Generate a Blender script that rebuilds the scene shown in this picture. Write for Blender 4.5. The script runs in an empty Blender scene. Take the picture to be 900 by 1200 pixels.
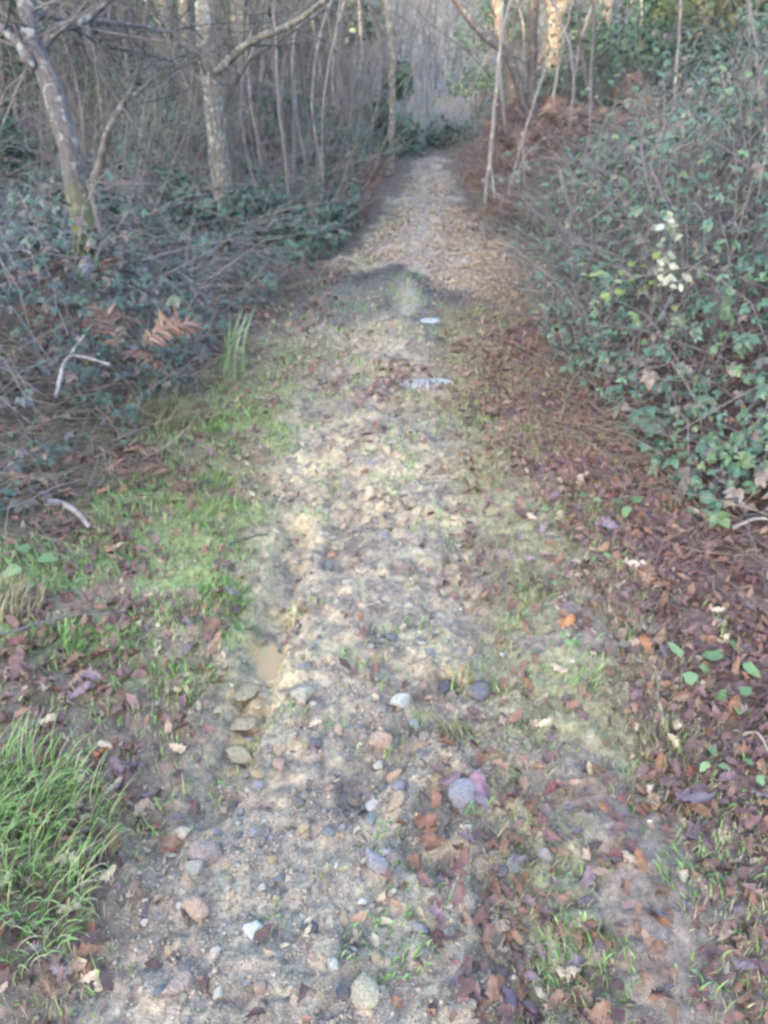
import bpy, math, random
import numpy as np
from mathutils import Matrix, Vector, Euler

SC = bpy.context.scene
COL = SC.collection
rng = np.random.default_rng(11)
random.seed(5)
R = math.radians

# ------------------------------------------------------------------ camera, sky, sun, exposure
CAM_H = 1.5
F_PX = 906.0
PITCH = math.atan(560.0 / F_PX)
cam_d = bpy.data.cameras.new('camera')
cam = bpy.data.objects.new('camera', cam_d); COL.objects.link(cam)
cam.location = (0, 0, CAM_H)
cam.rotation_euler = (math.pi / 2 - PITCH, 0, 0)
cam_d.sensor_fit = 'VERTICAL'; cam_d.sensor_height = 36.0
cam_d.lens = 36.0 * F_PX / 1200.0
cam_d.clip_start = 0.05; cam_d.clip_end = 600
cam_d.dof.use_dof = True                      # the phone missed its focus: everything is a little soft
cam_d.dof.focus_distance = 0.55
cam_d.dof.aperture_fstop = 11.0
SC.camera = cam

SUN_EL, SUN_AZ = R(14.6), math.atan2(-0.40, -0.92)
world = bpy.data.worlds.new('World'); SC.world = world; world.use_nodes = True
wn = world.node_tree
sky = wn.nodes.new('ShaderNodeTexSky'); sky.sky_type = 'NISHITA'; sky.sun_disc = False
sky.sun_elevation = SUN_EL; sky.sun_rotation = SUN_AZ % (2 * math.pi)
sky.air_density = 1.0; sky.dust_density = 2.2; sky.ozone_density = 1.0
bg = wn.nodes['Background']; bg.inputs['Strength'].default_value = 0.15
wn.links.new(sky.outputs[0], bg.inputs['Color'])

sun_d = bpy.data.lights.new('sun', 'SUN'); sun_d.energy = 2.0; sun_d.angle = R(0.5); sun_d.color = (1.0, 0.78, 0.52)
sun = bpy.data.objects.new('sun', sun_d); COL.objects.link(sun)
tosun = Vector((math.sin(SUN_AZ) * math.cos(SUN_EL), math.cos(SUN_AZ) * math.cos(SUN_EL), math.sin(SUN_EL)))
sun.rotation_euler = tosun.to_track_quat('Z', 'Y').to_euler()
sun.location = (0, -10, 30)

SC.view_settings.view_transform = 'Standard'; SC.view_settings.look = 'None'
SC.view_settings.exposure = 3.62; SC.view_settings.gamma = 1.0; SC.view_settings.use_curve_mapping = False
SC.render.engine = 'CYCLES'
SC.cycles.use_denoising = True
SC.cycles.max_bounces = 5; SC.cycles.diffuse_bounces = 3; SC.cycles.glossy_bounces = 2; SC.cycles.transmission_bounces = 2

# ------------------------------------------------------------------ numeric helpers
def smooth(t):
    t = np.clip(t, 0, 1); return t * t * (3 - 2 * t)

def vnoise(x, y, seed=0):
    x = np.asarray(x, float); y = np.asarray(y, float)
    xi = np.floor(x).astype(np.int64); yi = np.floor(y).astype(np.int64)
    fx = smooth(x - xi); fy = smooth(y - yi)
    def h(a, b):
        n = (a * 374761393 + b * 668265263 + seed * 974634777) & 0x7fffffff
        n = ((n ^ (n >> 13)) * 1274126177) & 0x7fffffff
        n = ((n ^ (n >> 16)) * 461845907) & 0x7fffffff
        return (n & 0xffffff) / float(0xffffff)
    a = h(xi, yi); b = h(xi + 1, yi); c = h(xi, yi + 1); d = h(xi + 1, yi + 1)
    return (a * (1 - fx) + b * fx) * (1 - fy) + (c * (1 - fx) + d * fx) * fy

def fbm(x, y, f, octv=3, seed=0):
    s = 0; a = 1; t = 0
    for k in range(octv):
        s = s + a * vnoise(x * f + 17.3 * k, y * f - 9.1 * k, seed + k); t += a; a *= .55; f *= 2.07
    return s / t

def xc(y):
    return np.interp(y, [-5, .7, 1.5, 3.5, 5.5, 7, 9, 12, 14, 18, 30], [-.1, -.06, .03, .04, .16, .32, .42, .56, .5, .1, -1.5])
def edge_l(y):
    return np.interp(y, [.5, 1.2, 2, 2.6, 3.7, 5, 7, 9, 12, 16], [1.7, 1.5, 1.28, 1.02, .88, .78, .50, .26, .14, .2])
def edge_r(y):
    return np.interp(y, [.5, 1.5, 2.5, 3.9, 5.2, 6, 7.2, 8.2, 12, 16], [1.15, 1.08, 1.02, .80, .72, .80, .56, .30, .14, .2])

def zmac(x, y):
    x = np.asarray(x, float); y = np.asarray(y, float)
    u = x - xc(y)
    z = -.03 * np.exp(-((y - 5.6) / .8) ** 2) + .008 * np.clip(y - 7, 0, 6)
    ur = np.clip(u - 1.15, 0, 60)
    z = z + np.where(ur < 12, .34 * ur, 4.08 + .15 * (ur - 12)) * smooth((y + 2) / 4)
    ul = np.clip(-u - .9, 0, 60)
    z = z + .22 * np.minimum(ul, 1.4) + .05 * np.clip(ul - 7, 0, 30)
    z = z + .075 * np.log1p(np.exp((y - 16) / 2)) * 2
    z = z + .58 * np.clip(-y - 16, 0, 28)  # unseen ridge behind the camera, shaped to keep low sun off the path
    return z

def ray(px, py):
    cx = (px - 450) / F_PX; cy = (py - 600) / F_PX
    return np.array([cx, math.cos(PITCH) - cy * math.sin(PITCH), -math.sin(PITCH) - cy * math.cos(PITCH)])
def g(px, py):
    """the spot of ground seen at a photograph pixel"""
    d = ray(px, py); t = .3
    for _ in range(4000):
        p = d * t
        if CAM_H + p[2] <= float(zmac(p[0], p[1])): break
        t += .01
    return float(p[0]), float(p[1])
def P(px, py, Y):
    d = ray(px, py); t = Y / d[1]
    return np.array([d[0] * t, Y, CAM_H + d[2] * t])

# hollows, ruts and lumps of the worn track  (x, y, radius, depth)
def gs(px, py): return g(px, py)
HOLLOWS = []
for pts, rad, dep in (
    ([(345, 610), (335, 660), (322, 715), (308, 765), (296, 815), (285, 850), (268, 905), (240, 950)], .05, .035),
    ([(520, 800), (500, 835), (470, 870), (430, 905), (415, 935)], .05, .028),
    ([(520, 930), (505, 970), (498, 1000)], .055, .03),
    ([(400, 560), (405, 620), (400, 660)], .07, .02),
    ([(590, 980), (595, 1080), (600, 1180)], .07, .018),
    ([(250, 600), (300, 560)], .1, .015),
    ([(560, 480), (520, 470), (470, 475)], .14, .02),
    ([(410, 440), (385, 480)], .14, .025)):
    for a, b in zip(pts[:-1], pts[1:]):
        for k in (0, .2, .4, .6, .8):
            q = gs(a[0] + (b[0] - a[0]) * k, a[1] + (b[1] - a[1]) * k)
            HOLLOWS.append((q[0], q[1], rad, dep * 1.1))
PUDDLES = [(*g(492, 443), .11, .06, .035), (*g(502, 373), .05, .05, .025), (*g(313, 764), .035, .065, .02)]

def z_full(x, y):
    x = np.asarray(x, float); y = np.asarray(y, float)
    u = x - xc(y)
    near = np.exp(-np.clip(y - 3, 0, None) / 6)
    trk = smooth(1 - (np.abs(u) - .45) / .5)
    d = .05 * (fbm(x, y, 1.3, 3, 3) - .5) + .05 * (fbm(x, y, 5.5, 3, 8) - .5) * (.45 + .55 * trk)
    lump = fbm(x, y, 17, 3, 21)
    d = d + (.030 * trk + .012) * (np.abs(lump - .5) * 2 - .35)
    d = d + .016 * (fbm(x, y, 44, 2, 33) - .5)
    d = d * (.4 + .6 * near)
    d = d - .028 * (np.exp(-((u + .33) / .13) ** 2) + np.exp(-((u - .28) / .14) ** 2)) * smooth((y - .9) / .8) * smooth((9 - y) / 3)
    sel = (np.abs(x) < 3) & (y > .3) & (y < 8.5)
    if np.any(sel):
        xs = x[sel] if x.ndim else x; ys = y[sel] if y.ndim else y
        hd = np.zeros_like(xs)
        for hx, hy, r, dep in HOLLOWS:
            rr = ((xs - hx) ** 2 + (ys - hy) ** 2) / (r * r)
            hd = np.maximum(hd, dep * smooth(1.6 - rr) * (rr < 3))
        pd = np.zeros_like(xs); keep = np.zeros_like(xs)
        for hx, hy, rx, ry, dep in PUDDLES:
            rr = ((xs - hx) / rx) ** 2 + ((ys - hy) / ry) ** 2 + .8 * (fbm(xs, ys, 9, 2, 51) - .5)
            pd = np.maximum(pd, dep * smooth((2.2 - rr) / 1.7))
        dd = hd + pd
        if x.ndim: d[sel] = d[sel] * (1 - smooth(pd / .02) * .75) - dd
        else: d = d - dd
    return zmac(x, y) + d

def zf1(x, y): return float(z_full(np.array([x]), np.array([y]))[0])

# ------------------------------------------------------------------ mesh building
class MB:
    def __init__(s): s.V = []; s.F = []; s.T = []; s.n = 0
    def add(s, V, F, t=0.5):
        V = np.asarray(V, float).reshape(-1, 3)
        for f in (F if isinstance(F, list) else [F]):
            s.F.append(np.asarray(f, np.int64) + s.n)
        s.V.append(V); s.n += len(V)
        s.T.append(np.broadcast_to(np.asarray(t, float), (len(V),)) if np.ndim(t) < 1 or len(np.atleast_1d(t)) != len(V) else np.asarray(t, float))
    def mesh(s, name, mat=None, shade=True, origin=None):
        me = bpy.data.meshes.new(name)
        if not s.V: return me
        V = np.concatenate(s.V)
        if origin is not None: V = V - np.asarray(origin)
        T = np.concatenate(s.T)
        loops = np.concatenate([f.ravel() for f in s.F])
        tot = np.concatenate([np.full(len(f), f.shape[1]) for f in s.F])
        start = np.concatenate([[0], np.cumsum(tot)[:-1]])
        me.vertices.add(len(V)); me.vertices.foreach_set('co', V.astype(np.float32).ravel())
        me.loops.add(len(loops)); me.loops.foreach_set('vertex_index', loops.astype(np.int32))
        me.polygons.add(len(tot)); me.polygons.foreach_set('loop_start', start.astype(np.int32))
        me.polygons.foreach_set('use_smooth', np.full(len(tot), shade))
        a = me.attributes.new('tint', 'FLOAT', 'POINT'); a.data.foreach_set('value', T.astype(np.float32))
        me.update(calc_edges=True)
        if mat: me.materials.append(mat)
        return me

def obj(name, me, parent=None, loc=None, kind=None, color=None):
    o = bpy.data.objects.new(name, me); COL.objects.link(o)
    if parent is not None: o.parent = parent
    if loc is not None: o.location = loc
    if kind: o['kind'] = kind
    if color is not None: o.color = (*color, 1)
    return o
def tag(o, label, cat, group=None):
    o['label'] = label; o['category'] = cat
    if group: o['group'] = group
    return o
def thing(name, label, cat, loc, group=None):
    o = bpy.data.objects.new(name, None); COL.objects.link(o); o.location = loc; o.empty_display_size = .1
    return tag(o, label, cat, group)
def copy_tree(o, parent=None):
    c = o.copy(); COL.objects.link(c)
    if parent is not None: c.parent = parent
    for ch in o.children: copy_tree(ch, c)
    return c

def tubes(mb, paths, radii, sides=4, t=.5):
    paths = np.asarray(paths, float); radii = np.asarray(radii, float)
    if paths.ndim == 2: paths = paths[None]; radii = radii[None]
    N, K, _ = paths.shape
    T = np.gradient(paths, axis=1); T /= np.linalg.norm(T, axis=2, keepdims=True) + 1e-9
    ref = np.where(np.abs(T[:, :1, 2:3]) > .8, np.array([1., 0, 0]), np.array([0, 0, 1.]))
    A = np.cross(T, np.broadcast_to(ref, T.shape)); A /= np.linalg.norm(A, axis=2, keepdims=True) + 1e-9
    B = np.cross(T, A)
    an = np.arange(sides) * 2 * math.pi / sides
    V = paths[:, :, None] + radii[:, :, None, None] * (A[:, :, None] * np.cos(an)[:, None] + B[:, :, None] * np.sin(an)[:, None])
    i = np.arange(N)[:, None, None] * K * sides; k = np.arange(K - 1)[None, :, None] * sides; s = np.arange(sides)[None, None]
    s2 = (s + 1) % sides
    F = np.stack([i + k + s, i + k + s2, i + k + sides + s2, i + k + sides + s], -1).reshape(-1, 4)
    tt = np.repeat(np.broadcast_to(np.asarray(t, float), (N,)), K * sides)
    mb.add(V, F, tt)

def frames(nrm, head):
    nrm = nrm / (np.linalg.norm(nrm, axis=1, keepdims=True) + 1e-9)
    h = np.stack([np.cos(head), np.sin(head), np.zeros_like(head)], 1)
    x = h - nrm * np.sum(h * nrm, 1, keepdims=True); x /= np.linalg.norm(x, axis=1, keepdims=True) + 1e-9
    y = np.cross(nrm, x)
    return np.stack([x, y, nrm], 2)
def scatter(mb, tmpl, pos, M, S, t):
    V0, F0 = tmpl
    V0 = np.asarray(V0); m = len(V0); N = len(pos)
    V = np.einsum('nij,mj->nmi', M, V0) * np.asarray(S)[:, None, None] + pos[:, None]
    off = np.arange(N)[:, None, None] * m
    mb.add(V, [(np.asarray(f)[None] + off).reshape(-1, np.asarray(f).shape[1]) for f in F0], np.repeat(t, m))

def leaf_strip(xs, ws, curl=.3, bend=-.15, seed=0, fold=.12):
    r = np.random.default_rng(seed); V = []; n = len(xs)
    for x, w in zip(xs, ws):
        zb = bend * x * x + .05 * r.normal()*.5
        for sgn in (1, 0, -1):
            yy = sgn * w * (1 + .18 * r.normal() * (w > .05))
            V.append((x + .03 * r.normal() * (w > .05), yy, zb + curl * yy * yy * 2 + fold * abs(yy)))
    F = []
    for k in range(n - 1):
        a = k * 3
        F += [(a, a + 1, a + 4, a + 3), (a + 1, a + 2, a + 5, a + 4)]
    return np.array(V), [np.array(F)]
OAK = [leaf_strip([0, .1, .2, .3, .4, .5, .6, .72, .84, 1], [.02, .08, .24, .12, .30, .16, .32, .17, .22, .02], c, b, s, f)
       for c, b, s, f in ((.6, -.3, 1, .2), (-.5, .2, 2, -.1), (1.1, -.1, 3, .3), (.2, .45, 4, .1), (-.9, -.2, 5, 0))]
DEAD = [leaf_strip([0, .22, .42, .62, 1], [.03, .27, .18, .3, .02], c, b, s, f)
        for c, b, s, f in ((.7, -.3, 6, .2), (-.6, .25, 7, -.1), (1.4, -.1, 8, .35), (.2, .5, 9, .1))]
OVATE = [leaf_strip([0, .3, .7, 1], [.02, .3, .24, .01], c, b, s, f) for c, b, s, f in ((.1, -.2, 10, .25), (.3, -.35, 12, .15))]

def trifoliate(lo=False, seed=0, five=False):
    r = np.random.default_rng(seed); Vs = []; Fs = []; n = 0
    for ang, x0, L in [(0, .38, .62), (1.15, .3, .52), (-1.15, .3, .52)] + ([(2.1, .25, .42), (-2.1, .25, .42)] if five else []):
        xs, ws = ([0, .4, 1], [.03, .36, .02]) if lo else ([0, .3, .65, 1], [.05, .36, .3, .02])
        V, F = leaf_strip(xs, ws, .1, -.25 + .1 * r.normal(), seed + int(ang * 10) + 40, .28)
        V = V * L; a = ang + .12 * r.normal(); c, s_ = math.cos(a), math.sin(a)
        tilt = .2 * r.normal() - .15
        V = V @ np.array([[1, 0, 0], [0, 1, 0], [0, 0, 1.]])
        V[:, 2] += V[:, 0] * tilt
        W = np.stack([V[:, 0] * c - V[:, 1] * s_ + (x0 if ang == 0 else .3), V[:, 0] * s_ + V[:, 1] * c, V[:, 2]], 1)
        Vs.append(W); Fs.append(F[0] + n); n += len(W)
    return np.concatenate(Vs), [np.concatenate(Fs)]
TRI_HI = [trifoliate(False, s, s % 3 == 2) for s in (1, 2, 3, 4, 5, 8)]
TRI_LO = [trifoliate(True, s) for s in (11, 12, 13)]

def ico(sub=1):
    import bmesh
    bm = bmesh.new(); bmesh.ops.create_icosphere(bm, subdivisions=sub, radius=1)
    V = np.array([v.co[:] for v in bm.verts]); F = np.array([[v.index for v in f.verts] for f in bm.faces]); bm.free()
    return V, F
ICO1, ICO2, ICO3 = ico(1), ico(2), ico(3)
def stone_tmpl(sub, seed, flat=.6, ang=.3):
    r = np.random.default_rng(seed); V, F = (ICO1, ICO2, ICO3)[sub - 1]
    V = V.copy()
    for _ in range(10):                     # knock facets off
        n = r.normal(size=3); n /= np.linalg.norm(n); d = .42 + .40 * r.random()
        over = np.clip(V @ n - d, 0, None); V -= over[:, None] * n * (.97 if sub == 3 else .9)
    V /= np.abs(V).max(); V += .02 * r.normal(size=V.shape); V *= np.array([1, .72 + .25 * r.random(), flat * (.8 + .4 * r.random())])
    return V, [F]
STONES = [stone_tmpl(3, s) for s in range(7)]
PEBS = [stone_tmpl(1, s + 20) for s in range(4)]

# ------------------------------------------------------------------ materials
def ramp(nt, cols, fac):
    n = nt.nodes.new('ShaderNodeValToRGB'); el = n.color_ramp.elements
    while len(el) > 1: el.remove(el[-1])
    for i, c in enumerate(cols):
        p = i / max(1, len(cols) - 1)
        e = el[0] if i == 0 else el.new(p)
        e.position = p; e.color = (*c, 1)
    nt.links.new(fac, n.inputs[0]); return n.outputs[0]
def mathn(nt, op, a, b):
    n = nt.nodes.new('ShaderNodeMath'); n.operation = op
    for i, v in enumerate((a, b)):
        if isinstance(v, (int, float)): n.inputs[i].default_value = v
        else: nt.links.new(v, n.inputs[i])
    return n.outputs[0]
def noise(nt, scale, detail=3, src='Object', rough=.6):
    tc = nt.nodes.new('ShaderNodeTexCoord'); n = nt.nodes.new('ShaderNodeTexNoise')
    n.inputs['Scale'].default_value = scale; n.inputs['Detail'].default_value = detail; n.inputs['Roughness'].default_value = rough
    nt.links.new(tc.outputs[src], n.inputs['Vector']); return n.outputs['Fac']
def mixc(nt, a, b, fac, mode='MIX'):
    n = nt.nodes.new('ShaderNodeMix'); n.data_type = 'RGBA'; n.blend_type = mode
    for s, v in ((0, fac), (6, a), (7, b)):
        if isinstance(v, (int, float)): n.inputs[s].default_value = v
        elif isinstance(v, tuple): n.inputs[s].default_value = (*v, 1)
        else: nt.links.new(v, n.inputs[s])
    return n.outputs[2]
def new_mat(name):
    m = bpy.data.materials.new(name); m.use_nodes = True
    nt = m.node_tree; return m, nt, nt.nodes['Principled BSDF']
def bump(nt, b, h, strength=.5, dist=.01):
    n = nt.nodes.new('ShaderNodeBump'); n.inputs['Strength'].default_value = strength; n.inputs['Distance'].default_value = dist
    nt.links.new(h, n.inputs['Height']); nt.links.new(n.outputs[0], b.inputs['Normal'])

def mat_tint(name, cols, rough=.6, spec=.5, trans=0, src='tint', mottled=.35, mscale=60):
    m, nt, b = new_mat(name)
    if src == 'tint':
        a = nt.nodes.new('ShaderNodeAttribute'); a.attribute_name = 'tint'; fac = a.outputs['Fac']
    elif src == 'color':
        oi = nt.nodes.new('ShaderNodeObjectInfo'); fac = None
    else:
        oi = nt.nodes.new('ShaderNodeObjectInfo'); fac = oi.outputs['Random']
    c = oi.outputs['Color'] if fac is None else ramp(nt, cols, fac)
    nz = noise(nt, mscale, 2)
    v = nt.nodes.new('ShaderNodeMapRange'); nt.links.new(nz, v.inputs['Value'])
    v.inputs['From Min'].default_value = .25; v.inputs['From Max'].default_value = .75
    v.inputs['To Min'].default_value = 1 - mottled; v.inputs['To Max'].default_value = 1 + mottled
    hs = nt.nodes.new('ShaderNodeHueSaturation'); nt.links.new(c, hs.inputs['Color']); nt.links.new(v.outputs[0], hs.inputs['Value'])
    c = hs.outputs[0]
    nt.links.new(c, b.inputs['Base Color'])
    b.inputs['Roughness'].default_value = rough; b.inputs['Specular IOR Level'].default_value = spec
    if trans:
        t = nt.nodes.new('ShaderNodeBsdfTranslucent'); nt.links.new(c, t.inputs['Color'])
        mx = nt.nodes.new('ShaderNodeMixShader'); mx.inputs[0].default_value = trans
        nt.links.new(b.outputs[0], mx.inputs[1]); nt.links.new(t.outputs[0], mx.inputs[2])
        nt.links.new(mx.outputs[0], nt.nodes['Material Output'].inputs['Surface'])
    return m

BR_COLS = [(.028, .06, .035), (.04, .085, .05), (.055, .11, .07), (.065, .125, .08), (.07, .14, .07), (.11, .17, .06), (.085, .075, .065), (.13, .095, .07), (.16, .12, .09)]
BR_LEFT = [(.024, .048, .03), (.038, .076, .048), (.052, .096, .062), (.05, .06, .058), (.08, .065, .07), (.06, .10, .05), (.12, .075, .06), (.16, .11, .08)]
M_bramble = mat_tint('bramble_leaf', BR_COLS, .42, .6, .12)
M_bramble_one = mat_tint('bramble_leaf_single', BR_COLS, .40, .6, .12, 'random')
M_brambleL = mat_tint('bramble_leaf_purplish', BR_LEFT, .45, .6, .12)
M_brambleL_one = mat_tint('bramble_leaf_purplish_single', BR_LEFT, .43, .6, .12, 'random')
M_ever = mat_tint('evergreen_leaf', [(.012, .03, .016), (.02, .05, .022), (.03, .075, .03), (.05, .10, .035)], .45, .5, .1)
M_ever_warm = mat_tint('yellowgreen_leaf', [(.03, .045, .015), (.05, .07, .02), (.08, .095, .03), (.12, .11, .04)], .5, .5, .15)
M_ivy = mat_tint('ivy_leaf', [(.012, .03, .016), (.022, .052, .028), (.032, .072, .04), (.045, .09, .05), (.06, .068, .05)], .45, .55, .1)
M_cane = mat_tint('cane', [(.06, .05, .052), (.105, .09, .095), (.15, .13, .135), (.19, .155, .14), (.10, .105, .085)], .6, .4)
M_straw = mat_tint('dead_straw', [(.09, .062, .05), (.15, .11, .085), (.21, .165, .125), (.30, .25, .19)], .75, .3)
M_twig = mat_tint('grey_twig', [(.04, .038, .038), (.07, .064, .064), (.11, .10, .097), (.16, .14, .13), (.065, .075, .055)], .8, .2)
M_wood = mat_tint('far_wood_twig', [(.085, .09, .108), (.13, .137, .16), (.17, .18, .20), (.14, .137, .14), (.10, .11, .10)], .85, .1)
M_litter = mat_tint('leaf_litter', [(.05, .027, .025), (.085, .042, .038), (.125, .062, .056), (.15, .085, .08), (.17, .08, .05), (.21, .12, .075), (.29, .21, .16)], .6, .45, .08)
M_pale_litter = mat_tint('pale_leaf_litter', [(.16, .11, .075), (.25, .19, .13), (.33, .26, .18), (.40, .33, .24)], .7, .4, .08)
M_leaf_one = mat_tint('fallen_leaf', None, .7, .25, .08, 'color', .45, 3)
M_fern = mat_tint('dead_fern', [(.085, .048, .038), (.14, .078, .056), (.18, .108, .078), (.22, .155, .12)], .75, .3, .15)
M_grass = mat_tint('grass_blade', [(.08, .16, .04), (.125, .24, .06), (.165, .31, .08), (.205, .36, .105), (.27, .32, .14), (.33, .29, .18)], .5, .5, .2)
M_dry = mat_tint('dry_grass_blade', [(.13, .135, .06), (.18, .18, .085), (.23, .21, .11), (.28, .245, .15), (.33, .28, .19)], .65, .3, .15)
m, nt, b = new_mat('stone'); oi = nt.nodes.new('ShaderNodeObjectInfo')
nzm = noise(nt, 1.3, 5); nzs = noise(nt, 6, 4)
mrs = nt.nodes.new('ShaderNodeMapRange'); nt.links.new(nzm, mrs.inputs['Value']); mrs.inputs['From Min'].default_value = .45; mrs.inputs['From Max'].default_value = .62
mrv = nt.nodes.new('ShaderNodeMapRange'); nt.links.new(nzs, mrv.inputs['Value']); mrv.inputs['From Min'].default_value = .3; mrv.inputs['From Max'].default_value = .7; mrv.inputs['To Min'].default_value = .65; mrv.inputs['To Max'].default_value = 1.25
hs = nt.nodes.new('ShaderNodeHueSaturation'); nt.links.new(mixc(nt, oi.outputs['Color'], (.20, .16, .125), mathn(nt, 'MULTIPLY', mrs.outputs[0], .35)), hs.inputs['Color']); nt.links.new(mrv.outputs[0], hs.inputs['Value'])
nt.links.new(hs.outputs[0], b.inputs['Base Color']); b.inputs['Roughness'].default_value = .8; b.inputs['Specular IOR Level'].default_value = .3
bump(nt, b, nzs, .6, .05); M_stone = m
M_gravel = mat_tint('gravel', [(.09, .085, .08), (.15, .135, .125), (.20, .17, .14), (.25, .20, .145), (.29, .24, .175), (.22, .15, .11), (.34, .31, .26)], .7, .35, 0, 'tint', .2, 80)
M_sprig = mat_tint('cream_leaf', [(.22, .26, .17), (.30, .32, .24), (.37, .39, .32)], .45, .5, .15, 'random', .15)
M_seed = mat_tint('seedling_leaf', [(.08, .145, .055), (.12, .20, .075), (.17, .25, .11)], .5, .5, .2, 'random', .25)
M_iris = mat_tint('iris_leaf', [(.08, .14, .06), (.12, .18, .08), (.17, .21, .11)], .45, .5, .15, 'random', .25)

def mat_bark(name, dark, light, spot=None, spot_amt=.5, moss=None, moss_z=.35, scale=9):
    m, nt, b = new_mat(name)
    tc = nt.nodes.new('ShaderNodeTexCoord'); mp = nt.nodes.new('ShaderNodeMapping'); mp.inputs['Scale'].default_value = (1, 1, .25)
    nt.links.new(tc.outputs['Object'], mp.inputs[0])
    def nz(s, d, stretch=True):
        n = nt.nodes.new('ShaderNodeTexNoise'); n.inputs['Scale'].default_value = s; n.inputs['Detail'].default_value = d
        nt.links.new(mp.outputs[0] if stretch else tc.outputs['Object'], n.inputs['Vector']); return n.outputs['Fac']
    f = nz(scale * 4, 5)
    c = ramp(nt, [dark, dark, light, light], f)
    if spot:
        s = nz(scale * 1.6, 4, False)
        mr = nt.nodes.new('ShaderNodeMapRange'); nt.links.new(s, mr.inputs['Value'])
        mr.inputs['From Min'].default_value = .62 - .2 * spot_amt; mr.inputs['From Max'].default_value = .70 - .2 * spot_amt
        c = mixc(nt, c, spot, mr.outputs[0])
    if moss:
        sx = nt.nodes.new('ShaderNodeSeparateXYZ'); nt.links.new(tc.outputs['Object'], sx.inputs[0])
        k = mathn(nt, 'ADD', sx.outputs['Z'], mathn(nt, 'MULTIPLY', nz(14, 3, False), .25))
        mr = nt.nodes.new('ShaderNodeMapRange'); nt.links.new(k, mr.inputs['Value'])
        mr.inputs['From Min'].default_value = moss_z + .30; mr.inputs['From Max'].default_value = moss_z - .02
        c = mixc(nt, c, moss, mr.outputs[0])
    nt.links.new(c, b.inputs['Base Color']); b.inputs['Roughness'].default_value = .85
    bump(nt, b, f, .8, .02)
    return m
M_bark_lichen = mat_bark('lichen_bark', (.05, .042, .045), (.105, .092, .092), (.19, .20, .19), .34, (.12, .125, .035), .56, 13)
M_bark_pale = mat_bark('pale_bark', (.08, .072, .06), (.18, .165, .14), (.27, .28, .24), .45, None, 0, 14)
M_bark_grey = mat_bark('grey_bark', (.06, .055, .05), (.14, .125, .115), (.20, .21, .19), .3)
M_bark_warm = mat_bark('warm_bark', (.10, .075, .055), (.22, .18, .135), (.28, .26, .2), .3)
M_bark_dark = mat_bark('dark_bark', (.035, .03, .03), (.085, .07, .065), (.15, .15, .14), .15)
M_pole = mat_bark('grey_pole_bark', (.13, .115, .11), (.24, .215, .20), (.28, .28, .26), .3)

# ------------------------------------------------------------------ ground: one sheet
def axis_pts(parts):
    out = [parts[0][0]]
    for a, b, n in parts: out += list(np.linspace(a, b, n + 1)[1:])
    return np.array(out)
gx = axis_pts([(-90, -30, 14), (-30, -10, 20), (-10, -4, 30), (-4, -1.6, 60), (-1.6, 1.6, 240), (1.6, 4, 60), (4, 10, 30), (10, 30, 20), (30, 90, 14)])
gy = axis_pts([(-90, -44, 8), (-44, -3, 24), (-3, .4, 16), (.4, 3.2, 240), (3.2, 8, 190), (8, 14, 70), (14, 30, 40), (30, 130, 30)])
GX, GY = np.meshgrid(gx, gy); x = GX.ravel(); y = GY.ravel()
z = z_full(x, y)
nx, ny = len(gx), len(gy)
ii = (np.arange(ny - 1)[:, None] * nx + np.arange(nx - 1)[None]).ravel()
mb = MB(); mb.add(np.stack([x, y, z], 1), np.stack([ii, ii + 1, ii + nx + 1, ii + nx], 1))
u = x - xc(y)
n1 = fbm(x, y, 2.2, 3, 61); n2 = fbm(x, y, 7, 3, 62); n3 = fbm(x, y, 26, 3, 63); n4 = fbm(x, y, 4, 2, 64)
def C(*c): return np.array(c)[None]
def lerp(a, b, t): return a + (b - a) * t[:, None]
col = lerp(np.repeat(C(.265, .215, .165), len(x), 0), C(.385, .31, .19), smooth((n2 - .4) / .25) * smooth((y - 1.15) / .5))
col = lerp(col, C(.19, .15, .125), smooth((n1 - .52) / .14) * .8)
col = lerp(col, C(.40, .33, .215), smooth((n3 - .56) / .1) * .6 * smooth((.5 - np.abs(u)) / .25))
col = lerp(col, C(.12, .095, .08), smooth((.42 - n3) / .1) * .75)
# dark damp middle stretch and the wet crossing
damp = smooth((y - 3.2) / .5) * smooth((4.7 - y) / .6) * smooth((n2 - .35) / .2)
col = lerp(col, C(.15, .12, .10), damp * .6)
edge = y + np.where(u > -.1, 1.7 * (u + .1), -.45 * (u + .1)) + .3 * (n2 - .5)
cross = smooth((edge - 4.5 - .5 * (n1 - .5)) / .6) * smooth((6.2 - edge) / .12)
gm = lerp(np.repeat(C(.065, .062, .056), len(x), 0), C(.10, .105, .075), smooth((n2 - .45) / .2))
col = lerp(col, gm, cross * .85)
stk = np.exp(-((x - .17 - .02 * (y - 5)) / .07) ** 2) * smooth((y - 4.75) / .2) * smooth((6.1 - y) / .15)
col = lerp(col, lerp(np.repeat(C(.36, .36, .35), len(x), 0), C(.34, .30, .19), smooth((n3 - .45) / .1)), stk * .8)  # ochre mud streak, with the water's pale reflection painted into the soil
bank = np.exp(-((edge - 6.05) / .24) ** 2) * smooth((1.3 - np.abs(u)) / .4)  # shadow band painted into the soil colour, with no raised bank beneath
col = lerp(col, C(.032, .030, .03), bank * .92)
beyond = smooth((edge - 6.2) / .2)
col = lerp(col, lerp(np.repeat(C(.31, .265, .21), len(x), 0), C(.18, .14, .115), smooth((n3 - .4) / .2)), beyond)
col = lerp(col, C(.22, .19, .17), beyond * np.exp(-((u + .02) / .13) ** 2) * .7)
col = lerp(col, C(.17, .18, .08), beyond * smooth((n1 - .5) / .1) * smooth((-u - .15) / .3) * .6)
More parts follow.
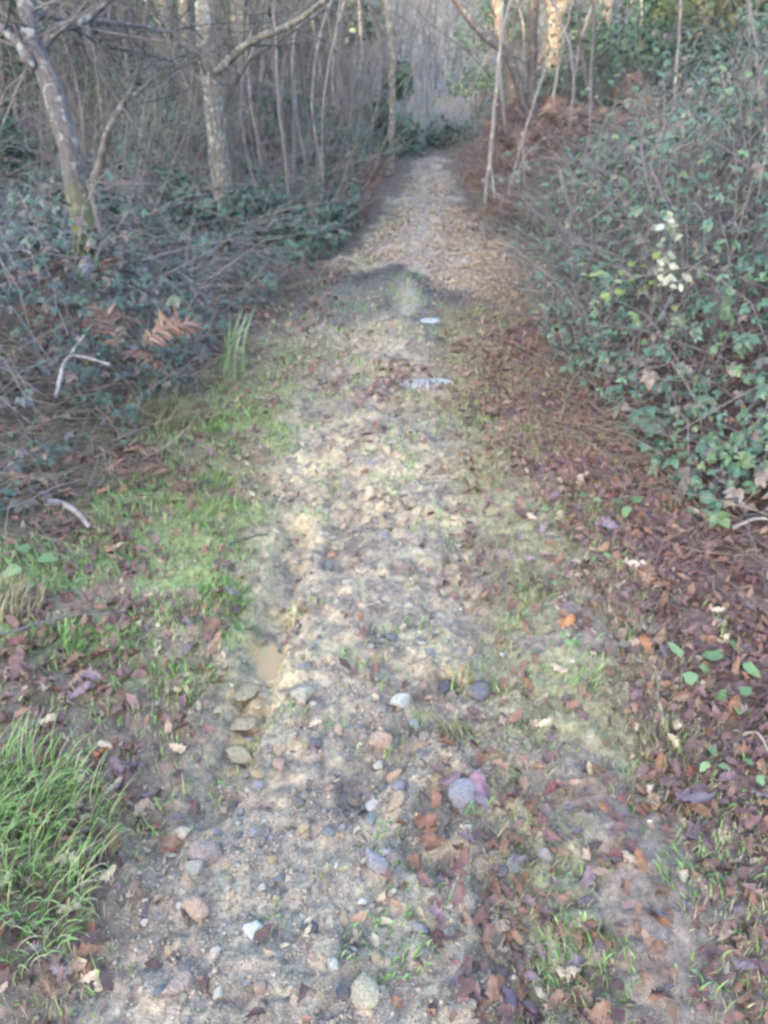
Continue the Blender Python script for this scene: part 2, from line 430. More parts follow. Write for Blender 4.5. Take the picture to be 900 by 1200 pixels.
# verges
gl = smooth((-u - .38 - .25 * (n2 - .5)) / .2) * smooth((4.6 - y) / .6)
col = lerp(col, lerp(np.repeat(C(.15, .20, .065), len(x), 0), C(.15, .105, .08), np.maximum(smooth((n2 - .47) / .1), smooth((1.75 - y + .5 * (n1 - .5)) / .3))), gl * .85)
gr = smooth((u - .20 - .2 * (n2 - .5)) / .18) * smooth((5.0 - y) / .8)
col = lerp(col, lerp(np.repeat(C(.215, .205, .11), len(x), 0), C(.19, .145, .12), smooth((n4 - .5) / .12)), gr * .75)
lr = smooth((u - .56 - .35 * (n4 - .5) + .22 * smooth((y - 2.1) / 1.2)) / .22) * smooth((6.0 - y) / 1.5)
col = lerp(col, lerp(np.repeat(C(.085, .045, .04), len(x), 0), C(.14, .08, .072), smooth((n3 - .4) / .25)), lr * .92)
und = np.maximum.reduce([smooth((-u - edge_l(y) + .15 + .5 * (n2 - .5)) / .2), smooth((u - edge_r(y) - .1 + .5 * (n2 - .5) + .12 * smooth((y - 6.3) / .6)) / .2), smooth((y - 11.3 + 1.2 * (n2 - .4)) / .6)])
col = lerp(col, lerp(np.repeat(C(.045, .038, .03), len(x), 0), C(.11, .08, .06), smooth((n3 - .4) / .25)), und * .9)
far = smooth((y - 14) / 3)
col = lerp(col, lerp(np.repeat(C(.17, .16, .165), len(x), 0), C(.12, .12, .09), smooth((n1 - .45) / .15)), far)
for px, py, r in ((312, 752, .05), (316, 770, .04), (288, 815, .05), (285, 845, .045), (300, 740, .03), (270, 890, .03), (240, 985, .03), (535, 850, .025)):
    cx_, cy_ = g(px, py)
    col = lerp(col, C(.40, .285, .14), smooth(1.5 - ((x - cx_) ** 2 + (y - cy_) ** 2) / r ** 2 + .9 * (n3 - .5)) * .8)
wet = np.zeros(len(x))
for hx, hy, r, dep in HOLLOWS:
    s_ = smooth(1.4 - ((x - hx) ** 2 + (y - hy) ** 2) / (r * r))
    wet = np.maximum(wet, .6 * s_)
for hx, hy, rx, ry, dep in PUDDLES:
    wet = np.maximum(wet, smooth((2.4 - ((x - hx) / rx) ** 2 - ((y - hy) / ry) ** 2) / 1.2))
wet = np.maximum(wet, cross * .55)
clay = smooth(1 - ((x - PUDDLES[2][0]) ** 2 + (y - PUDDLES[2][1]) ** 2) / .03)
col = lerp(col, col * np.array([[.62, .58, .55]]), wet * (1 - clay) * .85)
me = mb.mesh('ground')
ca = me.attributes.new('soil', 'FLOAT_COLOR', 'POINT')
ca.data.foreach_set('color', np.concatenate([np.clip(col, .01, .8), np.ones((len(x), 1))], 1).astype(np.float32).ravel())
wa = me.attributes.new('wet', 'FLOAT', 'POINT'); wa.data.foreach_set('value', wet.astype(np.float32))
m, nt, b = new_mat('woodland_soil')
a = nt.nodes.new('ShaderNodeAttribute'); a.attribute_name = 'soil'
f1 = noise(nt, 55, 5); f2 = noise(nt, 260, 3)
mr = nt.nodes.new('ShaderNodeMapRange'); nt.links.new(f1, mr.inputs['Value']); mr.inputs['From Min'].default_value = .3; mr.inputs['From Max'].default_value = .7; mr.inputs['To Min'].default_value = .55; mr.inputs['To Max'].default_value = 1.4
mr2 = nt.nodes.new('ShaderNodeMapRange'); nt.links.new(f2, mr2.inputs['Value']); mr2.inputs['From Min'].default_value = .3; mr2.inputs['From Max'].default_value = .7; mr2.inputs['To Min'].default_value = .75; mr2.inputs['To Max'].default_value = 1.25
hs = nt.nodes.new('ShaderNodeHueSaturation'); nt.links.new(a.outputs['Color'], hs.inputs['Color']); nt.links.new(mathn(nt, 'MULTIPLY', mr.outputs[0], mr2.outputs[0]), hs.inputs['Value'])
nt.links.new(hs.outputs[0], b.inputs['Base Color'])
w = nt.nodes.new('ShaderNodeAttribute'); w.attribute_name = 'wet'
mr3 = nt.nodes.new('ShaderNodeMapRange'); nt.links.new(w.outputs['Fac'], mr3.inputs['Value']); mr3.inputs['To Min'].default_value = .9; mr3.inputs['To Max'].default_value = .42
nt.links.new(mr3.outputs[0], b.inputs['Roughness']); b.inputs['Specular IOR Level'].default_value = .4
bump(nt, b, mathn(nt, 'ADD', f1, mathn(nt, 'MULTIPLY', f2, .35)), .9, .012)
me.materials.append(m)
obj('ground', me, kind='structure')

# puddles
m, nt, b = new_mat('puddle_water'); b.inputs['Base Color'].default_value = (.20, .20, .19, 1); b.inputs['Roughness'].default_value = .2
b.inputs['IOR'].default_value = 1.33; bump(nt, b, noise(nt, 9, 2), .08, .02); M_water = m
m, nt, b = new_mat('muddy_water'); b.inputs['Base Color'].default_value = (.27, .18, .085, 1); b.inputs['Roughness'].default_value = .3; M_mud = m
for i, (hx, hy, rx, ry, dep) in enumerate(PUDDLES):
    n = 40; a_ = np.arange(n) * 2 * math.pi / n
    s_ = 1.35 + .18 * np.sin(a_ * 3 + i) + .1 * np.sin(a_ * 7 + 2 * i)
    V = np.stack([hx + rx * s_ * np.cos(a_), hy + ry * s_ * np.sin(a_), np.full(n, 0.)], 1)
    rr = [(hx + rx * q * math.cos(t), hy + ry * q * math.sin(t)) for q in (.1, .5) for t in np.arange(8) * .785]
    zz = z_full(np.array([p[0] for p in rr]), np.array([p[1] for p in rr]))
    zl = float(zz.min()) + (.014 if i < 2 else .009)
    V[:, 2] = 0
    mb = MB(); mb.add(np.concatenate([V, [[hx, hy, 0]]]), np.stack([np.arange(n), (np.arange(n) + 1) % n, np.full(n, n)], 1))
    obj('puddle', mb.mesh('puddle', M_mud if i == 2 else M_water, origin=(hx, hy, 0)), loc=(hx, hy, zl), kind='structure')

# ------------------------------------------------------------------ grass, gravel, litter (uncountable)
def sample(n, xr, yr, dens):
    X = rng.uniform(*xr, n * 4); Y = rng.uniform(*yr, n * 4)
    k = rng.random(n * 4) < dens(X, Y)
    return X[k][:n], Y[k][:n]
def blades(mb, X, Y, Z, h, w, lean, az=None, t=None, segs=3):
    n = len(X); az = rng.uniform(0, 2 * math.pi, n) if az is None else az
    k = np.linspace(0, 1, segs + 1)
    d = np.stack([np.cos(az), np.sin(az), 0 * az], 1)
    side = np.stack([-np.sin(az), np.cos(az), 0 * az], 1)
    tw = rng.uniform(-1, 1, n)
    side = side * np.cos(tw)[:, None] + d * np.sin(tw)[:, None]
    V = []
    for q in k:
        a = lean * q ** .9
        ctr = np.stack([X, Y, Z], 1) + d * (h * np.sin(lean * q) / np.maximum(lean, .05) * (np.sin(lean * q * .5)))[:, None] + np.array([0, 0, 1]) * (h * q * np.cos(lean * q * .62))[:, None]
        ww = (w * (1 - q ** 1.6) + .0003)[:, None]
        V += [ctr + side * ww, ctr - side * ww]
    V = np.stack(V, 1); m = V.shape[1]
    F = np.array([(2 * i, 2 * i + 1, 2 * i + 3, 2 * i + 2) for i in range(segs)])
    t = rng.random(n) if t is None else t
    mb.add(V, (F[None] + (np.arange(n) * m)[:, None, None]).reshape(-1, 4), np.repeat(t, m))

def d_verge(X, Y):
    U = X - xc(Y)
    c = smooth((fbm(X, Y, 4.5, 2, 71) - .43) / .12)
    left = smooth((-U - .36) / .22) * smooth((edge_l(Y) + .1 + U) / .2) * smooth((4.3 - Y) / .8) * (.04 + .96 * c)
    left = left * (.3 + .7 * smooth((Y - 1.4 - .3 * fbm(X, Y, 3, 2, 73)) / .35)) * .85
    spot = .35 * smooth((fbm(X, Y, 9, 2, 77) - .62) / .05) * smooth((Y - .6) / .5) * smooth((5 - Y) / 1) * (np.abs(U) < 1.1)
    corner = .5 * smooth((U - .55) / .2) * smooth((1.35 - Y) / .3) * c
    wetg = .12 * smooth((Y - 4.2) / .4) * smooth((6.0 - Y - 1.6 * np.clip(U, 0, 2)) / .3) * smooth((fbm(X, Y, 6, 2, 79) - .45) / .1) * (U > -.9) * (U < 1.0)
    beyond = .35 * smooth((Y - 7.3) / .4) * smooth((11 - Y) / 2) * smooth((-U - .1) / .25) * smooth((edge_l(Y) + U) / .1) * c
    return np.maximum.reduce([left, spot, wetg, beyond, corner])
X, Y = sample(36000, (-1.7, 1.3), (.7, 8), d_verge)
mb = MB(); n = len(X)
blades(mb, X, Y, z_full(X, Y) - .004, rng.uniform(.015, .05, n) * (1 + .5 * (rng.random(n) < .1)), rng.uniform(.0015, .003, n), rng.uniform(.3, 1.7, n), t=np.clip(rng.beta(2, 2.2, n) + .25 * (rng.random(n) < .15), 0, 1))
obj('grass', mb.mesh('grass', M_grass), kind='stuff')
def d_dry(X, Y):
    U = X - xc(Y); c = fbm(X, Y, 4, 2, 81)
    r = smooth((U - .17) / .15) * smooth((.95 - U) / .25) * smooth((c - .33) / .15) * smooth((5.4 - Y) / 1)
    l = .5 * smooth((-U - .38) / .2) * smooth((edge_l(Y) + U + .2) / .2) * smooth((c - .35) / .1) * smooth((5 - Y) / 1)
    return np.maximum(r, l) * (.75 + .25 * smooth((Y - 1) / 1))
X, Y = sample(34000, (-1.7, 1.2), (.65, 5.6), d_dry)
mb = MB(); n = len(X)
blades(mb, X, Y, z_full(X, Y) - .003, rng.uniform(.015, .05, n), rng.uniform(.0009, .0017, n), rng.uniform(.8, 2.2, n))
obj('dry_grass', mb.mesh('dry_grass', M_dry), kind='stuff')

def d_gravel(X, Y):
    U = X - xc(Y); c = fbm(X, Y, 3.5, 2, 91)
    return smooth((.62 - np.abs(U + .06)) / .3) * (.15 + .85 * smooth((c - .4) / .15)) * (.5 + .5 * smooth((2.4 - Y) / 1.5)) * smooth((6.2 - Y) / 1)
X, Y = sample(11000, (-.9, .8), (.6, 6), d_gravel)
mb = MB(); n = len(X); S = .0025 + .0065 * rng.random(n) ** 2.5
nr = np.stack([rng.normal(0, .3, n), rng.normal(0, .3, n), np.ones(n)], 1); Mx = frames(nr, rng.uniform(0, 6.28, n))
pos = np.stack([X, Y, z_full(X, Y) + S * .12], 1); v = rng.integers(0, 4, n)
for k in range(4):
    q = v == k; scatter(mb, PEBS[k], pos[q], Mx[q], S[q], rng.random(q.sum()))
obj('gravel', mb.mesh('gravel', M_gravel), kind='stuff')
OCT = (np.array([[1, 0, 0], [0, .8, 0], [-.9, .1, 0], [0, -.9, 0], [.1, 0, .7], [0, 0, -.5]]), [np.array([(0, 1, 4), (1, 2, 4), (2, 3, 4), (3, 0, 4), (1, 0, 5), (2, 1, 5), (3, 2, 5), (0, 3, 5)])])
X, Y = sample(42000, (-.9, .8), (.6, 4.2), lambda X, Y: d_gravel(X, Y) * (.4 + .6 * smooth((2.6 - Y) / 1.2)))
mb = MB(); n = len(X); S = rng.uniform(.0012, .0038, n)
scatter(mb, OCT, np.stack([X, Y, z_full(X, Y) + S * .1], 1), frames(rng.normal(0, .5, (n, 3)) + np.array([0, 0, 1]), rng.uniform(0, 6.28, n)), S, rng.random(n))
obj('grit', mb.mesh('grit', M_gravel, shade=False), kind='stuff')

def litter(name, n, xr, yr, dens, mat, smin, smax, lift=.008, tilt=.45, tb=(1.6, 1.8)):
    X, Y = sample(n, xr, yr, dens); n = len(X); mb = MB()
    S = rng.uniform(smin, smax, n)
    nr = np.stack([rng.normal(0, tilt, n), rng.normal(0, tilt, n), np.ones(n)], 1); Mx = frames(nr, rng.uniform(0, 6.28, n))
    pos = np.stack([X, Y, z_full(X, Y) + .003 + lift * rng.random(n)], 1); v = rng.integers(0, 4, n)
    for k in range(4):
        q = v == k; scatter(mb, DEAD[k], pos[q], Mx[q], S[q], rng.beta(*tb, q.sum()))
    return obj(name, mb.mesh(name, mat), kind='stuff')
def d_lit(X, Y):
    U = X - xc(Y); c = fbm(X, Y, 5, 3, 95)
    r = smooth((U - .5 - .3 * (c - .5) + .22 * smooth((Y - 2.1) / 1.2)) / .25) * smooth((6 - Y) / 1.5)
    rut = .95 * np.exp(-((U - .27) / .13) ** 2) * smooth((1.5 - Y) / .4) + .35 * smooth((c - .5) / .1) * smooth((U - .1) / .2) * smooth((4.6 - Y) / .5)
    l = smooth((-U - .4) / .2) * (.10 + .5 * smooth((c - .52) / .1) + .4 * smooth((1.9 - Y) / .4))
    r = r * (1 - .85 * smooth((Y - 4.2) / .5) * smooth((1.05 - U) / .2))
    mid = .12 * smooth((c - .45) / .2) + .25 * smooth((Y - 3.2) / .5) * smooth((c - .45) / .1) * smooth((4.6 - Y) / .4)
    return np.clip(np.maximum.reduce([r, rut, l, mid + 0 * U]), 0, 1) * (.6 + .4 * smooth((Y - .8) / 1.2))
litter('fallen_leaves', 26000, (-2.0, 2.6), (.6, 6.2), d_lit, M_litter, .018, .046, .010)
def d_pale(X, Y):
    U = X - xc(Y)
    return smooth((edge_r(Y) + .5 - .42 * smooth((Y - 6.3) / .6) - U) / .25) * smooth((U + edge_l(Y)) / .2) * smooth((Y + np.where(U > -.1, 1.7 * (U + .1), -.45 * (U + .1)) - 6.2) / .2) * (.35 + .65 * smooth((fbm(X, Y, 5, 2, 97) - .4) / .15)) * (1 - .7 * np.exp(-(U / .13) ** 2))
litter('pale_fallen_leaves', 12000, (-.9, 2.2), (4.4, 11.4), d_pale, M_pale_litter, .018, .04, .010, .45)
def d_pale2(X, Y):
    U = X - xc(Y); c = fbm(X, Y, 6, 2, 99)
    return smooth((c - .42) / .15) * (.25 + .75 * smooth((Y - 3) / .8)) * (1 - .85 * smooth((Y - 4.3) / .4)) * smooth((U + edge_l(Y)) / .2) * smooth((edge_r(Y) - U) / .2)
litter('dry_leaf_bits', 6000, (-1.1, 1.3), (.8, 6), d_pale2, M_pale_litter, .012, .03, .006, .35)
def d_floor(X, Y):
    U = X - xc(Y)
    return np.maximum(smooth((-U - edge_l(Y)) / .3), smooth((U - edge_r(Y)) / .3))
litter('woodland_leaf_litter', 7000, (-7, 8), (1.5, 14), d_floor, M_litter, .04, .075, .02, .5)


# what stands next to what, for descriptions
def proj(x_, y_, z_):
    zc = y_ * math.cos(PITCH) - (z_ - CAM_H) * math.sin(PITCH); yc = y_ * math.sin(PITCH) + (z_ - CAM_H) * math.cos(PITCH)
    return 450 + F_PX * x_ / zc, 600 - F_PX * yc / zc
MARKS = [(463, 901, 'the orange oval stone'), (437, 936, 'the cream pointed stone'), (298, 1091, 'the white flat stone'), (520, 798, 'the dark slate stone'), (548, 934, 'the bluish grey slab'),
         (430, 1165, 'the large yellowish stone'), (232, 1070, 'the brown orange stone'), (214, 975, 'the buff stone'), (605, 1008, 'the round grey stone'), (285, 820, 'the yellow clay blocks'),
         (355, 812, 'the pale sandy stone'), (385, 978, 'the dark teal grey stone'), (313, 760, 'the yellow muddy puddle'), (470, 826, 'the whitish knobbly stone'), (440, 1012, 'the lilac grey flat stone'),
         (820, 960, 'the dark leaf pair'), (845, 1138, 'the pale lobed leaf'), (596, 1168, 'the big blue purple leaf'), (805, 785, 'the pale green lobed seedling'), (735, 600, 'the bramble foot seedling'),
         (665, 740, 'the bright orange leaf'), (648, 680, 'the mossy green seedling'), (712, 622, 'the violet leaf'), (830, 1040, 'the lower right tuft'), (770, 880, 'the straw coloured tuft'), (690, 1130, 'the bottom right tuft'),
         (755, 680, 'the cinnamon leaf'), (860, 650, 'the white lichened twig'), (30, 955, 'the tall bright grass tuft'), (30, 1085, 'the near grass tuft'), (120, 888, 'the orange leaf'), (225, 765, 'the mauve leaf'),
         (70, 730, 'the long grey twig'), (265, 700, 'the gully head tuft'), (245, 500, 'the farthest bright tuft'), (240, 570, 'the dead straw tuft'), (490, 443, 'the whitish puddle'),
         (408, 905, 'the muddy hollow'), (208, 1160, 'the large rosy brown stone'), (295, 640, 'the short dark twig'), (85, 620, 'the pale broken branch'), (608, 690, 'the tiny green tuft'), (885, 880, 'the bare brown cane')]
TALL = [(95, 250, 'the lichen spotted trunk'), (256, 200, 'the straight pale trunk'), (112, 240, 'the slim forked sapling'), (455, 150, 'the tall pale trunk'), (600, 150, 'the warm lit leaning trunk'), (624, 140, 'the dark upright trunk'),
        (650, 60, 'the golden sunlit trunk'), (568, 200, 'the pale grey pole'), (165, 230, 'the dark holly bush'), (25, 200, 'the dark left edge shrub'), (325, 240, 'the green shrub in the thicket'), (512, 185, 'the bush closing the path'),
        (680, 110, 'the bush above the bracken'), (770, 90, 'the broad dark bush'), (840, 80, 'the yellow green bush'), (895, 120, 'the dark right edge bush'), (380, 235, 'the small shrub at the left bend'), (240, 150, 'the dark bent branch'), (456, 190, 'the ivy clad stub'), (612, 215, 'the steep pale pole'), (595, 240, 'the low leaning pole'), (655, 140, 'the thin leaning pole'), (745, 70, 'the thin stem behind the bracken'), (800, 100, 'the thin upright stem'), (310, 250, 'the bare arching stem'), (205, 150, 'the deep green shrub'), (85, 175, 'the shrub beside the leaning trunk'), (305, 130, 'the dim holly')]
SEEN = set()
def where(px, py, marks):
    d, mx, my, nm = min((math.hypot(px - a, py - b_), a, b_, c) for a, b_, c in marks)
    dx, dy = px - mx, py - my; ad = math.degrees(math.atan2(-dy, dx)) % 360
    w8 = ['right of', 'behind and right of', 'behind', 'behind and left of', 'left of', 'in front and left of', 'in front of', 'in front and right of'][int((ad + 22.5) // 45) % 8]
    return ('just ' if d < 40 else 'well ' if d > 120 else '') + w8 + ' ' + nm


# ------------------------------------------------------------------ countable stones and leaves
stone_me = [None] * 7
for k in range(7):
    mb = MB(); mb.add(STONES[k][0], STONES[k][1]); stone_me[k] = mb.mesh('stone', M_stone)
def stone(px, py, wpx, c, label, group=None, k=None, flat=1., sink=.25):
    c = tuple((.72 * v + .28 * .72 * sum(c) / 3) * .95 for v in c)
    x_, y_ = g(px, py); dep = y_ * math.cos(PITCH) + CAM_H * math.sin(PITCH)
    s = wpx / 2 / F_PX * dep * 1.08
    o = obj('stone', stone_me[random.randrange(7) if k is None else k], color=c)
    o.scale = (s, s, s * flat); o.location = (x_, y_, max(zf1(x_, y_), sum(zf1(x_ + a * s, y_ + b_ * s) for a, b_ in ((1, 0), (-1, 0), (0, 1), (0, -1))) / 4) + s * flat * (.28 - sink * .5))
    o.rotation_euler = (random.gauss(0, .15), random.gauss(0, .15), random.uniform(0, 6.28))
    return tag(o, label, 'stone', group)
cream = (.56, .50, .40); tan = (.44, .31, .19); slate = (.13, .13, .14); grey = (.25, .25, .24); teal = (.17, .19, .19); ochre = (.42, .31, .16); rosy = (.40, .25, .18); lilac = (.29, .26, .29)
for a in ((437, 936, 24, cream, 'cream pointed stone just left of the orange oval stone'),
          (463, 901, 23, (.50, .30, .17), 'orange oval stone standing out in the middle of the track'),
          (298, 1091, 26, (.62, .62, .62), 'white flat stone alone on the bare grey earth'),
          (520, 798, 27, (.10, .105, .13), 'dark slate stone at the head of the mossy right-hand bank of the rill'),
          (558, 806, 34, (.16, .15, .17), 'flat dark grey slab behind the pale grass strip'),
          (548, 934, 44, (.24, .24, .28), 'bluish grey slab set in the grass right of the cream stone'),
          (470, 826, 26, (.55, .52, .44), 'whitish knobbly stone below the dark slate stone'),
          (487, 838, 14, (.30, .35, .37), 'small blue grey pebble touching the whitish knobbly stone'),
          (463, 944, 30, (.40, .28, .17), 'tan lumpy stone under the orange oval stone'),
          (446, 864, 30, (.44, .29, .20), 'flat pinkish tan stone lying just above the orange oval stone'),
          (385, 978, 22, teal, 'rounded dark teal grey stone in the middle of the track'),
          (434, 962, 18, (.20, .24, .24), 'small greenish grey stone under the cream pointed stone'),
          (430, 1165, 48, (.46, .38, .24), 'large yellowish stone at the bottom edge of the track'),
          (404, 1172, 22, (.09, .09, .11), 'blackish stone beside the large yellowish stone'),
          (390, 1139, 22, (.50, .48, .42), 'pale two toned stone above the blackish stone'),
          (362, 1090, 22, (.12, .11, .13), 'dark purple stone right of the white flat stone'),
          (232, 1070, 42, (.44, .28, .18), 'brown orange boulder like stone in the left rut'),
          (214, 975, 28, (.48, .38, .26), 'buff stone at the lower end of the washed out gully'),
          (244, 998, 40, (.34, .24, .20), 'dull brown flat stone beside the buff stone'),
          (226, 1022, 26, (.36, .34, .26), 'greenish buff rounded stone above the brown orange stone'),
          (168, 1080, 12, (.60, .55, .48), 'tiny white pebble at the left edge of the track'),
          (605, 1008, 30, grey, 'round grey stone sunk in the grass of the right wheel track'),
          (640, 1007, 22, (.36, .27, .22), 'brownish stone right of the round grey stone'),
          (600, 884, 18, (.36, .26, .22), 'upright brown pebble in the pale grass strip'),
          (440, 1012, 36, lilac, 'lilac grey flat stone in the centre of the near track'),
          (290, 800, 44, (.40, .31, .17), 'yellow clay block on the lip of the gully', None, None, .38),
          (282, 836, 40, (.38, .29, .17), 'second yellow clay block lower in the gully', None, None, .38),
          (278, 868, 34, (.42, .34, .22), 'lumpy cream clay block at the foot of the gully', None, None, .45),
          (355, 812, 34, (.42, .38, .30), 'pale sandy stone with a small companion in the left half of the track'),
          (367, 822, 13, (.55, .50, .42), 'small white pebble touching the pale sandy stone'),
          (388, 925, 13, rosy, 'pink pebble on the grey mud left of the cream stone'),
          (590, 760, 10, (.5, .48, .45), 'tiny pale pebble in the olive grass strip'),
          (208, 1160, 40, (.36, .25, .20), 'large rosy brown stone at the bottom left of the track'),
          (640, 952, 18, (.40, .30, .24), 'small tan stone lying against purple leaves in the right wheel track')):
    stone(*a)
pal = [cream, tan, slate, grey, teal, ochre, rosy, lilac, (.34, .28, .22), (.30, .24, .19)]
pal_w = dict(zip(pal, ['cream', 'tan', 'blackish', 'grey', 'teal grey', 'ochre', 'rosy', 'lilac grey', 'sandy', 'dull brown']))
for i in range(200):
    while True:
        px, py = random.uniform(150, 600), random.uniform(520, 1195)
        if abs((px - 470 + (py - 500) * .11)) < 60 + (py - 500) * .24: break
    c = random.choice(pal); w = random.uniform(8, 13) if random.random() < .75 else random.uniform(13, 22)
    if py < 830: w *= .8
    lb = ('tiny ' if w < 9 else 'small ' if w < 13 else '') + pal_w[c] + ' stone ' + where(px, py, MARKS)
    if lb in SEEN: continue
    SEEN.add(lb); stone(px, py, w, c, lb, 'small stones bedded in the track')

leaf_me = []
for k in range(5):
    mb = MB(); mb.add(*OAK[k]); leaf_me.append(mb.mesh('oak_leaf', M_leaf_one))
def fallen(px, py, wpx, c, label, group=None, k=None):
    x_, y_ = g(px, py); dep = y_ * math.cos(PITCH) + CAM_H * math.sin(PITCH)
    s = wpx / F_PX * dep
    o = obj('fallen_leaf', leaf_me[random.randrange(5) if k is None else k], color=c)
    yaw = random.uniform(0, 6.28)
    o.scale = (s, s, s)
    o.location = (x_ - .5 * s * math.cos(yaw), y_ - .5 * s * math.sin(yaw), zf1(x_, y_) + .014)
    o.rotation_euler = (random.gauss(0, .3), random.gauss(0, .3), yaw)
    return tag(o, label, 'leaf', group)
purple = (.135, .09, .10); plum = (.105, .062, .06); brown = (.155, .09, .06); rust = (.18, .09, .05); red = (.16, .06, .05); straw = (.38, .28, .19); mauve = (.165, .115, .125)
for a in ((812, 950, 52, mauve, 'large mauve oak leaf uppermost of a dark pair right of the pale grass'),
          (828, 975, 58, purple, 'large dark purple oak leaf lower of the pair right of the pale grass'),
          (845, 1138, 46, (.42, .33, .26), 'pale deeply lobed oak leaf near the bottom right corner'),
          (596, 1168, 56, (.125, .085, .11), 'big blue purple leaf at the lower end of the right wheel track'),
          (590, 1130, 40, purple, 'purple leaf just above the big blue purple leaf'),
          (665, 740, 22, (.24, .12, .05), 'bright orange leaf on the brown leaf bank'),
          (755, 680, 40, (.30, .15, .10), 'curled cinnamon leaf lying at the foot of the straw tangle'),
          (740, 667, 26, (.42, .32, .24), 'buff curled leaf above the cinnamon leaf'),
          (120, 888, 26, (.36, .14, .05), 'orange leaf beside the tall grass tuft'),
          (155, 880, 40, red, 'dark red leaf behind the tall grass tuft'),
          (225, 765, 32, mauve, 'mauve leaf in the short grass of the left verge'),
          (185, 762, 26, (.36, .33, .22), 'narrow yellowish leaf standing in the short grass'),
          (845, 1085, 44, (.22, .12, .10), 'brown red leaf above the pale lobed leaf'),
          (712, 622, 34, (.18, .13, .17), 'violet leaf lying among the green seedlings'),
          (560, 930, 40, (.17, .10, .13), 'plum leaf overlapping the bluish grey slab'),
          (500, 960, 34, (.15, .07, .05), 'dark brown leaf in the small hollow'),
          (505, 985, 36, (.17, .08, .05), 'second brown leaf deeper in the small hollow'),
          (22, 790, 34, plum, 'plum leaf at the left edge above the grass tuft')):
    fallen(*a)
leaf_w = {purple: 'dark purple', plum: 'plum', brown: 'brown', rust: 'rust', red: 'dark red', mauve: 'mauve', straw: 'straw'}
def one_leaf(px, py, w, c, grp):
    lb = ('small ' if w < 18 else 'large ' if w > 28 else '') + leaf_w[c] + ' leaf ' + where(px, py, MARKS)
    if lb in SEEN: return
    SEEN.add(lb); fallen(px, py, w, c, lb, grp)
for i in range(430):
    r = random.random()
    if r < .60:
        py = random.uniform(560, 1190); px = random.uniform(max(600, 640 - (py - 560) * .08), 895)
        if py < 700 and px > 800: px = random.uniform(600, 800)
        one_leaf(px, py, random.uniform(18, 36) * (.5 + .45 * (py - 500) / 700), random.choice([plum, purple, brown, rust, red, mauve, brown, brown, straw, brown]), 'fallen oak leaves on the right bank')
    elif r < .73:
        py = random.uniform(880, 1195); px = random.gauss(588, 50)
        one_leaf(px, py, random.uniform(15, 30), random.choice([plum, brown, mauve, purple, brown, rust]), 'fallen leaves in the right wheel track')
    elif r < .93:
        py = random.uniform(620, 1180); px = random.uniform(0, 330 - (py - 620) * .35)
        one_leaf(px, py, random.uniform(18, 32), random.choice([plum, brown, purple, red, mauve, straw]), 'fallen leaves on the left verge')
    else:
        one_leaf(random.uniform(330, 560), random.uniform(480, 900), random.uniform(10, 18), random.choice([straw, brown, rust]), 'fallen leaves on the bare track')

# ------------------------------------------------------------------ grass tufts and small plants
def tuft(px, py, n, h, spread, label, az0=0, mat=None, group=None, lean=(.5, 1.6), w=(.0018, .003), name='grass_tuft', cat='grass tuft', tl=(0, .7)):
    x_, y_ = g(px, py); z_ = zf1(x_, y_); o = thing(name, label, cat, (x_, y_, z_), group); mb = MB()
    rr = spread * np.sqrt(rng.random(n)); th = rng.uniform(0, 6.28, n)
    X = rr * np.cos(th); Y = rr * np.sin(th) * .8
    az = np.where(rng.random(n) < .8, az0 + rng.normal(0, .4, n), th)
    Z = z_full(X + x_, Y + y_) - z_ - .005
    blades(mb, X, Y, Z, h * rng.uniform(.5, 1.1, n), rng.uniform(*w, n), rng.uniform(*lean, n), az, rng.uniform(*tl, n), 5)
    b_ = obj('blades', mb.mesh('blades', mat or M_grass), o, kind='stuff')
    return o
FLOP = dict(lean=(.9, 1.9), tl=(.1, 1.0), w=(.0011, .0022))
tuft(8, 950, 330, .20, .17, 'tall bright green grass tuft at the left edge above its two companions', .15, **FLOP)
tuft(55, 985, 190, .18, .16, 'broad grass tuft leaning over the earth right of the tallest tuft', .0, **FLOP)
tuft(8, 1090, 270, .19, .16, 'near grass tuft at the lower left edge with blades bent to the right', -.3, **FLOP)
tuft(70, 750, 140, .06, .10, 'short bright grass tuft on the left verge above the plum leaves')
tuft(265, 700, 170, .055, .09, 'bright green grass tuft on the verge beside the gully head')
tuft(120, 760, 130, .05, .1, 'low grass tuft in the middle of the left verge')
tuft(245, 500, 150, .07, .12, 'farthest bright grass tuft on the left verge beneath the brambles')
tuft(240, 570, 120, .06, .12, 'grass tuft on the left verge beside dead straw')
tuft(210, 800, 150, .045, .1, 'sparse grass tuft left of the yellow clay blocks')
tuft(608, 690, 24, .05, .02, 'tiny green grass tuft at the border of the leaf bank')
tuft(540, 800, 60, .05, .04, 'olive grass tuft by the dark slate stone', mat=M_dry)
tuft(535, 860, 90, .06, .05, 'drooping olive grass tuft on the rill bank', 2.6, M_dry)
tuft(770, 880, 40, .09, .06, 'thin straw coloured grass tuft with long stalks on the leaf bank', 2.2, M_dry, w=(.0009, .0014))
tuft(15, 715, 160, .12, .08, 'pale dead grass tuft at the left edge under the brambles', .6, M_dry, tl=(.5, 1))
tuft(820, 1030, 60, .06, .09, 'green grass tuft below the dark purple oak leaf', 2.8)
tuft(690, 1130, 120, .05, .1, 'short grass tuft near the bottom right of the track', 2.4)
tuft(455, 1110, 110, .035, .1, 'mossy grass tuft between the two wheel tracks')
tuft(330, 290, 170, .36, .3, 'tall grey dead grass tuft at the foot of the left thicket', .2, M_cane, lean=(.7, 2.2), w=(.0012, .002), tl=(0, 1))
tuft(330, 335, 170, .28, .35, 'lower grey dead grass tuft at the left thicket edge', .4, M_cane, lean=(.7, 2.2), w=(.0012, .002), tl=(0, 1))
